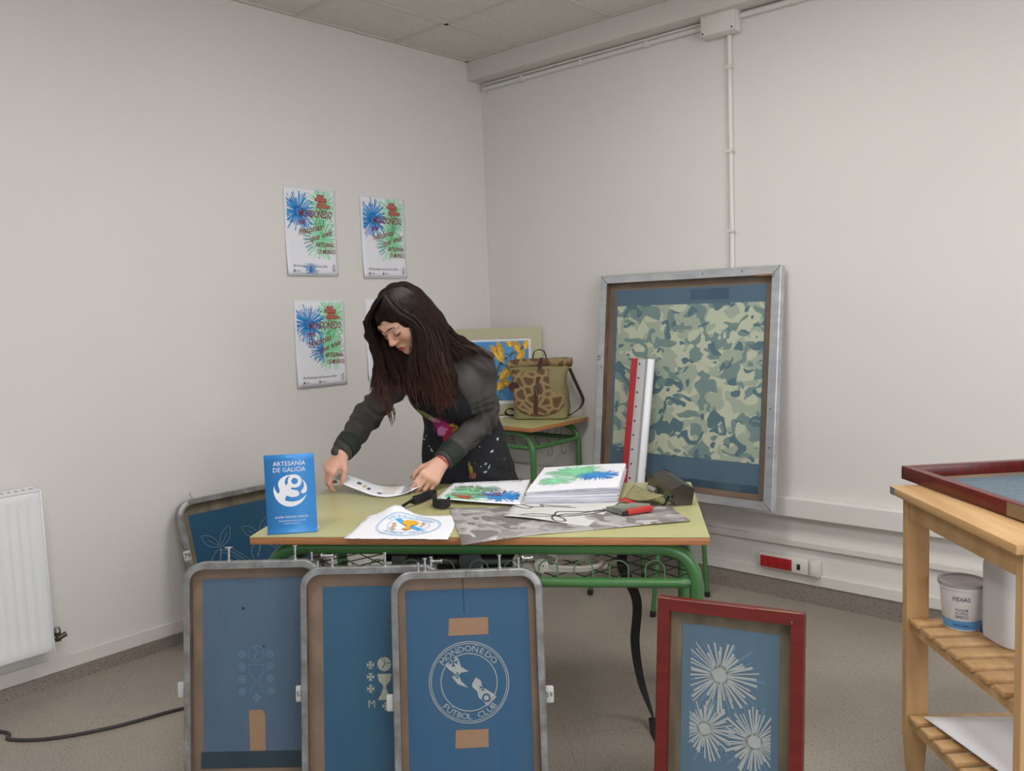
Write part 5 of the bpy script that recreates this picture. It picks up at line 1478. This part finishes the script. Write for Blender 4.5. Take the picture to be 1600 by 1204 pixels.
# leave the face free
hv.ell(hp(.006, .098, -.026), (.067, .064, .078), HA_, .012, '-')
def hair_w(P): return hv(P)+.0022*np.sin(150*P[:, 0]+60*P[:, 2]+4*np.sin(22*P[:, 1]))
X, Q = nets(hair_w, (-.58, 2.84, .95), (.0, 3.28, 1.52), .0045)
hair = np_obj('hair', X, Q, M['hair_mass'], person, ROOT)
rnd = np.random.RandomState(7)
def resample(P, n=20):
    P = np.array([tuple(p) for p in spline([tuple(q) for q in P], 8)]); L = np.r_[0, np.cumsum(np.linalg.norm(np.diff(P, axis=0), axis=1))]
    t_ = np.linspace(0, L[-1], n); return np.stack([np.interp(t_, L, P[:, i]) for i in range(3)], 1)
SV = []; SF = []
def strand(P, r_, ns=3):
    n = len(P); T_ = np.gradient(P, axis=0); T_ /= np.linalg.norm(T_, axis=1)[:, None]+1e-9
    up = np.array([.3, .9, .2]); sd = np.cross(T_, up); sd /= np.linalg.norm(sd, axis=1)[:, None]+1e-9; u2 = np.cross(sd, T_)
    rr_ = r_*np.clip(np.minimum(np.linspace(.6, 6, n), np.linspace(4, .35, n)), .3, 1)
    b = sum(len(v_) for v_ in SV)
    V = np.concatenate([P[:, None]+rr_[:, None, None]*(sd[:, None]*cos(2*pi*k/ns)+u2[:, None]*sin(2*pi*k/ns)) for k in range(ns)], 1)
    SV.append(V.reshape(-1, 3))
    I = np.arange(n-1)[:, None]*ns+b; k = np.arange(ns)[None]; k2 = (k+1) % ns
    SF.append(np.stack([I+k, I+k2, I+ns+k2, I+ns+k], -1).reshape(-1, 4))
def lay(k1, k2, n, spread=.006, wave=.006, r_=.0016, cut=(.58, 1.0), out=0.0):
    A_, B_ = resample(HG[k1]), resample(HG[k2]); m_ = len(A_); u = np.linspace(0, 1, m_)
    for _ in range(n):
        t_ = rnd.rand(); P = A_*(1-t_)+B_*t_; e = rnd.uniform(*cut)
        off = rnd.randn(3)*spread; off[1] = -abs(off[1])*.8+out
        ph = rnd.rand()*6.28; fr = rnd.uniform(9, 15)
        grow = np.clip(u*2.2, .12, 1)[:, None]
        P = P+off*grow+(np.clip((u-.3)*1.5, 0, 1)**1.5*wave*rnd.uniform(.4, 1.3))[:, None]*np.stack([np.sin(fr*u+ph), .5*np.cos(fr*u+ph), 0*u], 1)
        P = np.stack([np.interp(u*e, u, P[:, i]) for i in range(3)], 1)
        strand(P, r_*rnd.uniform(.7, 1.3))
lay('A', 'B', 260, .006, .012, cut=(.55, 1)); lay('B', 'C', 240, .006, .012, cut=(.55, 1)); lay('C', 'C2', 170, .006, .012, cut=(.5, .85)); lay('C2', 'D', 150, .007, .004, cut=(.42, .66)); lay('D', 'E', 240, .007); lay('E', 'F', 200, .008)
lay('a', 'a2', 120, .0035, .005, .0013); lay('a2', 'b', 170, .006, .010, cut=(.5, .97)); lay('b', 'c', 130, .008, .012, cut=(.55, .86)); lay('c', 'd', 130, .010, .012, cut=(.55, .9)); lay('d', 'A', 150, .008, .008, cut=(.6, 1))
# locks that fall loose at the ends
HG['w1'] = [(-.46, 3.02, 1.12), (-.45, 3.0, 1.05), (-.43, 2.99, 1.01), (-.435, 2.985, .965)]; HG['w2'] = [(-.44, 3.02, 1.12), (-.43, 3.0, 1.06), (-.415, 2.99, 1.02), (-.425, 2.985, .98)]
HG['w3'] = [(-.30, 2.95, 1.16), (-.285, 2.95, 1.10), (-.268, 2.955, 1.05), (-.262, 2.955, 1.0)]; HG['w4'] = [(-.27, 2.95, 1.16), (-.25, 2.95, 1.10), (-.235, 2.955, 1.06), (-.222, 2.955, 1.01)]
HG['w5'] = [(-.15, 3.10, 1.24), (-.105, 3.11, 1.222), (-.075, 3.11, 1.202), (-.055, 3.11, 1.192)]; HG['w6'] = [(-.17, 3.09, 1.25), (-.12, 3.10, 1.22), (-.09, 3.105, 1.20), (-.07, 3.11, 1.182)]
HG['h1'] = [(-.417, 2.908, 1.445), (-.422, 2.890, 1.416), (-.432, 2.889, 1.386), (-.446, 2.903, 1.366)]; HG['h2'] = [(-.417, 2.908, 1.445), (-.403, 2.886, 1.408), (-.377, 2.884, 1.374), (-.345, 2.895, 1.350), (-.318, 2.905, 1.33)]
lay('h1', 'h2', 150, .002, 0, .0012, (.85, 1)); lay('h2', 'A', 80, .003, 0, .0013, (.3, .45))
lay('w1', 'w2', 26, .006, .010, .0011, (.6, 1)); lay('w3', 'w4', 40, .006, .010, .0013, (.6, 1)); lay('w5', 'w6', 40, .006, .006, .0012, (.6, 1))
X = np.concatenate(SV); Q = np.concatenate(SF)
np_obj('hair_strands', X, Q, M['long_hair'], hair, ROOT)

# --- black apron dress with paint
ap = Shape()
ap.cap(PEL, CH, .125, .122, .05); ap.ell(CH, (.150, .112, .145), CA, .05)
for s in (-1, 1): ap.ell(CH+cl_*.055*s+cf*.068-cu_*.01, (.062, .054, .064), CA, .04)
def skirt(P):
    z = P[:, 2]; t_ = np.clip((1.0-z)/.5, 0, 1)
    cx_ = -.205+.035*t_; cy_ = 3.31+.02*t_; rx = .135+.085*t_**.85; ry = .125+.065*t_
    a = np.arctan2((P[:, 1]-cy_)/ry, (P[:, 0]-cx_)/rx); fold = 1+.035*t_*np.sin(9*a+1.0)+.02*t_*np.sin(17*a)
    d = (np.sqrt(((P[:, 0]-cx_)/rx)**2+((P[:, 1]-cy_)/ry)**2)/fold-1)*np.minimum(rx, ry)*.9
    return np.maximum(d, np.maximum(z-1.0, .50-z))
ap.fn(skirt, (-.19, 3.32, .75), .38, .03)
ap.cap((-.20, 3.33, .45), (-.20, 3.33, .497), .17, .17, .01, '-')
X, Q = nets(lambda P: ap(P)+.0018*np.sin(48*P[:, 0]+20*P[:, 2]+5*np.sin(17*P[:, 2])), (-.48, 2.98, .46), (.10, 3.60, 1.27), .006)
t = NT('black_paint_splashed_cloth'); tc = t.add('ShaderNodeTexCoord'); v = tc.outputs['Object']
base = t.ramp(t.noise(v, 120, 2), [(.3, '#0f1015'), (.7, '#181a20')])
nv = t.add('ShaderNodeTexNoise'); nv.inputs['Scale'].default_value = 60; nv.inputs['Detail'].default_value = 5; nv.inputs['Roughness'].default_value = .7; t.link(v, nv.inputs['Vector'])
def blob(cur, wx, wz, rx, rz, c, ang=0, thr=1.0, nzs=1.6):
    mp = t.add('ShaderNodeMapping', vector_type='TEXTURE'); mp.inputs['Location'].default_value = (wx-ROOT[0], 0, wz); mp.inputs['Rotation'].default_value = (0, radians(-ang), 0); k_ = .72 if rx < .011 and rz < .02 else .95; mp.inputs['Scale'].default_value = (rx*k_, 1e4, rz*k_)
    t.link(v, mp.inputs[0]); ln = t.add('ShaderNodeVectorMath', operation='LENGTH'); t.link(mp.outputs[0], ln.inputs[0])
    ad = t.add('ShaderNodeMath', operation='MULTIPLY_ADD'); t.link(nv.outputs['Fac'], ad.inputs[0]); ad.inputs[1].default_value = nzs*2; t.link(ln.outputs['Value'], ad.inputs[2])
    lt = t.add('ShaderNodeMath', operation='LESS_THAN'); t.link(ad.outputs[0], lt.inputs[0]); lt.inputs[1].default_value = thr+nzs
    # paint only on the front
    sy = t.add('ShaderNodeSeparateXYZ'); t.link(v, sy.inputs[0]); fr = t.add('ShaderNodeMath', operation='LESS_THAN'); t.link(sy.outputs[1], fr.inputs[0]); fr.inputs[1].default_value = -.05
    mu = t.add('ShaderNodeMath', operation='MULTIPLY'); t.link(lt.outputs[0], mu.inputs[0]); t.link(fr.outputs[0], mu.inputs[1])
    return t.mix(mu.outputs[0], cur, c)
# x, z at the depth of the cloth
c_ = base
for a in ((-.320, .985, .050, .012, '#8d8a52', -28), (-.285, .962, .034, .012, '#c7a4b4', -25), (-.235, .935, .020, .030, '#b8a23a', 60), (-.262, .935, .040, .034, '#a3246e', -40), (-.248, .915, .020, .042, '#b02848', -20), (-.270, .925, .018, .022, '#cf7fae', 0),
          (-.375, 1.043, .012, .012, '#1f6f93', 0), (-.350, .985, .009, .004, '#9fb0bb', 0), (-.362, .998, .005, .005, '#8fa0ab', 0), (-.347, .885, .008, .005, '#aab4bb', 0), (-.315, .848, .004, .013, '#b7c0c4', 30), (-.325, .862, .004, .004, '#b7c0c4', 0), (-.335, .90, .004, .004, '#99aaaa', 0),
          (-.062, .880, .005, .007, '#c6cdd0', 0), (-.085, .838, .008, .004, '#b5bec2', 35), (-.110, .793, .008, .006, '#93a0a8', 0), (-.098, .781, .003, .013, '#aab4ba', -25), (-.113, .764, .010, .004, '#9aa6ad', 20), (-.128, .786, .003, .003, '#9aa6ad', 0), (-.150, .800, .003, .003, '#6a767d', 0), (-.04, .80, .003, .003, '#8a969d', 0), (-.13, .86, .003, .003, '#7a868d', 0), (-.165, .775, .009, .026, '#8a7c3a', 10), (-.16, .755, .014, .012, '#86503a', 0), (-.205, .835, .005, .004, '#35607a', 0), (-.30, .93, .004, .004, '#8e3a66', 0), (-.20, .90, .003, .003, '#aaaaaa', 0)):
    c_ = blob(c_, *a)
t.link(c_, t.b.inputs['Base Color']); t.b.inputs['Roughness'].default_value = .85
np_obj('apron_dress', X, Q, t.m, person, ROOT)

# --- charcoal jacket
jk = Shape()
jk.cap(PEL+np.array([0, -.01, .11]), CH, .136, .138, .05); jk.ell(CH, (.166, .128, .155), CA, .05); jk.cap(SL, SR, .058, .058, .04)
jk.cap(CH+cu_*.06, NB+cu_*.02, .085, .062, .04)
# open down the front
oc = CH+cf*.17; jk.cap(oc-cu_*.42+cl_*.015, oc+cu_*.20+cl_*.00, .158, .100, .012, '-')
jk.cap(NB+cf*.06+cu_*.04, NB+cu_*.14+cf*.02, .055, .055, .01, '-')
# sleeves
jk.cap(SL+np.array([.003, .0, -.004]), EL, .058, .049, .022); jk.cap(EL, WLh+(EL-WLh)*.10, .050, .039, .02)
jk.cap(SR, ER, .056, .049, .03); jk.cap(ER, WRh+(ER-WRh)*.06, .050, .040, .02)
# end at the waist
def below(P): return P[:, 2]-(.945+.25*(P[:, 1]-3.3))
def jacket(P):
    ra = np.minimum(cap(P, SR, ER, .09, .09), cap(P, ER, WRh, .09, .09)); la_ = np.minimum(cap(P, SL, EL, .075, .075), cap(P, EL, WLh, .075, .075))
    arm = np.minimum(ra, la_)
    dL = np.linalg.norm(P-(EL+np.array([0, -.02, .0])), axis=1); dR = np.linalg.norm(P-ER, axis=1)
    foldL = .0045*np.exp(-(dL/.12)**2)*np.sin(150*(P @ vunit(EL-SL))+30*P[:, 0]+3*np.sin(40*P[:, 2]))
    ax_ = vunit(WLh-EL); foldL += .0042*np.sin(95*((P-EL) @ ax_)+3*np.sin(35*P[:, 0]+20*P[:, 2]))*(arm < .02)
    foldR = .0035*np.exp(-(dR/.14)**2)*np.sin(120*P[:, 2]+60*P[:, 0]+3*np.sin(35*P[:, 1]))
    body_f = .0030*np.sin(38*P[:, 0]+30*P[:, 2]+3*np.sin(22*P[:, 2]+9*P[:, 0]))
    d = jk(P)+foldL+foldR+body_f
    trim = np.where(arm < 0, -1, -below(P))
    return smax(d, trim, .008)
X, Q = nets(jacket, (-.74, 2.90, .76), (.08, 3.50, 1.36), .005)
M['jacket'] = mat('charcoal_jacket_cloth', '#47423f', .8, c2='#33302e', vs=9, bump=.15, bs=260)
np_obj('jacket', X, Q, M['jacket'], person, ROOT)
# cuffs, hem seam
M['cuff'] = mat('dark_green_cuff', '#1d2521', .8, bump=.2, bs=200)
for nm, W_, E0, r0_, r1_ in (('cuff', WLh, EL, .0415, .0450), ('cuff', WRh, ER, .0430, .0462)):
    d = vunit(E0-W_); a = W_+d*(.018 if W_ is WLh else .010); b = W_+d*(.085 if W_ is WLh else .060)
    mb = MB().tube([a, a+d*.004, a+(b-a)*.3, a+(b-a)*.65, b, b+d*.003], [r0_*.86, r0_*.97, r0_, (r0_+r1_)/2*1.02, r1_, r1_*.95], 28, cap=False)
    pbuild(mb, nm, 'cuff')
# trousers and shoes
tr_ = Shape()
for s, fx in ((-1, -.275), (1, -.085)):
    hx = PEL[0]+s*.070; tr_.cap((hx, 3.37, .86), (fx, 3.37, .47), .088, .068, .04); tr_.cap((fx, 3.37, .47), (fx, 3.415, .09), .066, .052, .03)
X, Q = nets(tr_, (-.42, 3.22, .03), (.06, 3.52, .97), .008)
np_obj('trousers', X, Q, mat('black_trousers', '#15151a', .85), person, ROOT)
for fx in (-.275, -.085):
    sh = MB(); rg = []
    for y, w_, h_ in ((3.475, .022, .045), (3.465, .032, .075), (3.43, .037, .085), (3.39, .038, .072), (3.34, .041, .052), (3.29, .043, .042), (3.255, .036, .034), (3.238, .02, .022)):
        rg.append([(fx+w_*cos(a)*1.0, y, .004+h_*.5+h_*.5*sin(a)) for a in [2*pi*i/18 for i in range(18)]])
    sh.loft(rg); o = pbuild(sh, 'shoe', 'rubber')
# red bracelet on her left wrist
d = vunit(EL-WLh); e1 = vunit(np.cross(d, (0, 0, 1))); e2 = np.cross(d, e1); c0 = WLh+d*.001
for off, rr_, mt in ((-.004, .0016, 'squeegee_red'), (.002, .0014, 'squeegee_red')):
    pbuild(MB().tube([tuple(c0+d*off+(e1*cos(a)+e2*sin(a))*.0268+d*.004*sin(a*2)) for a in np.linspace(0, 2*pi, 30)[:-1]], rr_, 6, closed=True), 'bracelet', mt)
pbuild(MB().lathe([(0, -.003), (.003, -.002), (.003, .002), (0, .003)], 10, Matrix.Translation(tuple(c0+e1*.012-e2*.026))), 'bracelet_bead', 'steel')

# the curved sheet she is holding
uL = [(-.636, 2.962, .800), (-.600, 2.945, .784), (-.545, 2.915, .768), (-.49, 2.875, .757), (-.435, 2.855, .7535), (-.385, 2.875, .757), (-.345, 2.905, .768), (-.322, 2.925, .777)]
uB = [(-.618, 3.030, .812), (-.580, 3.035, .796), (-.530, 3.025, .776), (-.49, 3.02, .763), (-.44, 3.01, .757), (-.39, 3.01, .762), (-.345, 3.015, .772), (-.318, 3.02, .780)]
FA = resample(uL, 30); FB = resample(uB, 30)
hb = Vector((-.46, 2.95, TZ))
r = thing('held_sheet', 'curved sheet with printed swatches held up between the two hands', 'paper sheet', hb)
def hs(k):
    def g(u, v):
        x = min(max(u, 0), 1)*29; i = min(int(x), 28); t_ = x-i
        a = FA[i]*(1-t_)+FA[i+1]*t_; b = FB[i]*(1-t_)+FB[i+1]*t_; p = a*(1-v)+b*v
        return (p[0]-hb.x, p[1]-hb.y, p[2]-hb.z+.0006*k+.0004)
    return g
vs = []; fs = []; f0 = hs(0)
for j in range(7):
    for i in range(30): vs.append(f0(i/29, j/6))
for j in range(6):
    for i in range(29): a = j*30+i; fs.append((a, a+1, a+31, a+30))
MB().add(vs, fs).build('sheet', 'paper', r, solid=.0008)
g = MB(); g2 = MB(); rn = random.Random(3)
def blk(gg, u0, u1, v0, v1, k=1):
    n = 5; vv = []; ff = []
    for i in range(n+1):
        for v in (v0, v1): vv.append((u0+(u1-u0)*i/n, v))
    for i in range(n): ff.append((2*i, 2*i+2, 2*i+3, 2*i+1))
    gg.flat(vv, ff, hs(k))
for u0, u1, v0, v1 in ((.36, .40, .30, .50), (.50, .55, .18, .32), (.22, .27, .45, .65), (.92, .96, .25, .45)): blk(g, u0, u1, v0, v1)
for i in range(9): blk(g, .755+.011*i, .761+.011*i, .12, .88)
for i in range(4): blk(g, .74, .86, .05+.04*i, .065+.04*i)
for i in range(7): blk(g2, .56+.018*i, .567+.018*i, .2, .5+.1*(i % 2))
for i in range(3): blk(g2, .52, .70, .60+.09*i, .63+.09*i)
blk(g2, .30, .34, .35, .6)
join([g, g2]).build('printed_swatches', ['pgrey', mat('print_ochre_tint', '#c9ae8c', .6)], r, smooth=False)
fo = MB(); rn = random.Random(9); vs = []; fs = []
for j in range(5):
    for i in range(9):
        x, y, z = hs(2)(i/8*.13, .02+j/4*.55); vs.append((x+rn.uniform(-.002, .002), y, z+rn.uniform(.001, .008)))
for j in range(4):
    for i in range(8): a = j*9+i; fs.append((a, a+1, a+10, a+9))
fo.add(vs, fs).build('crumpled_foil', 'alu_bright', r, smooth=False)
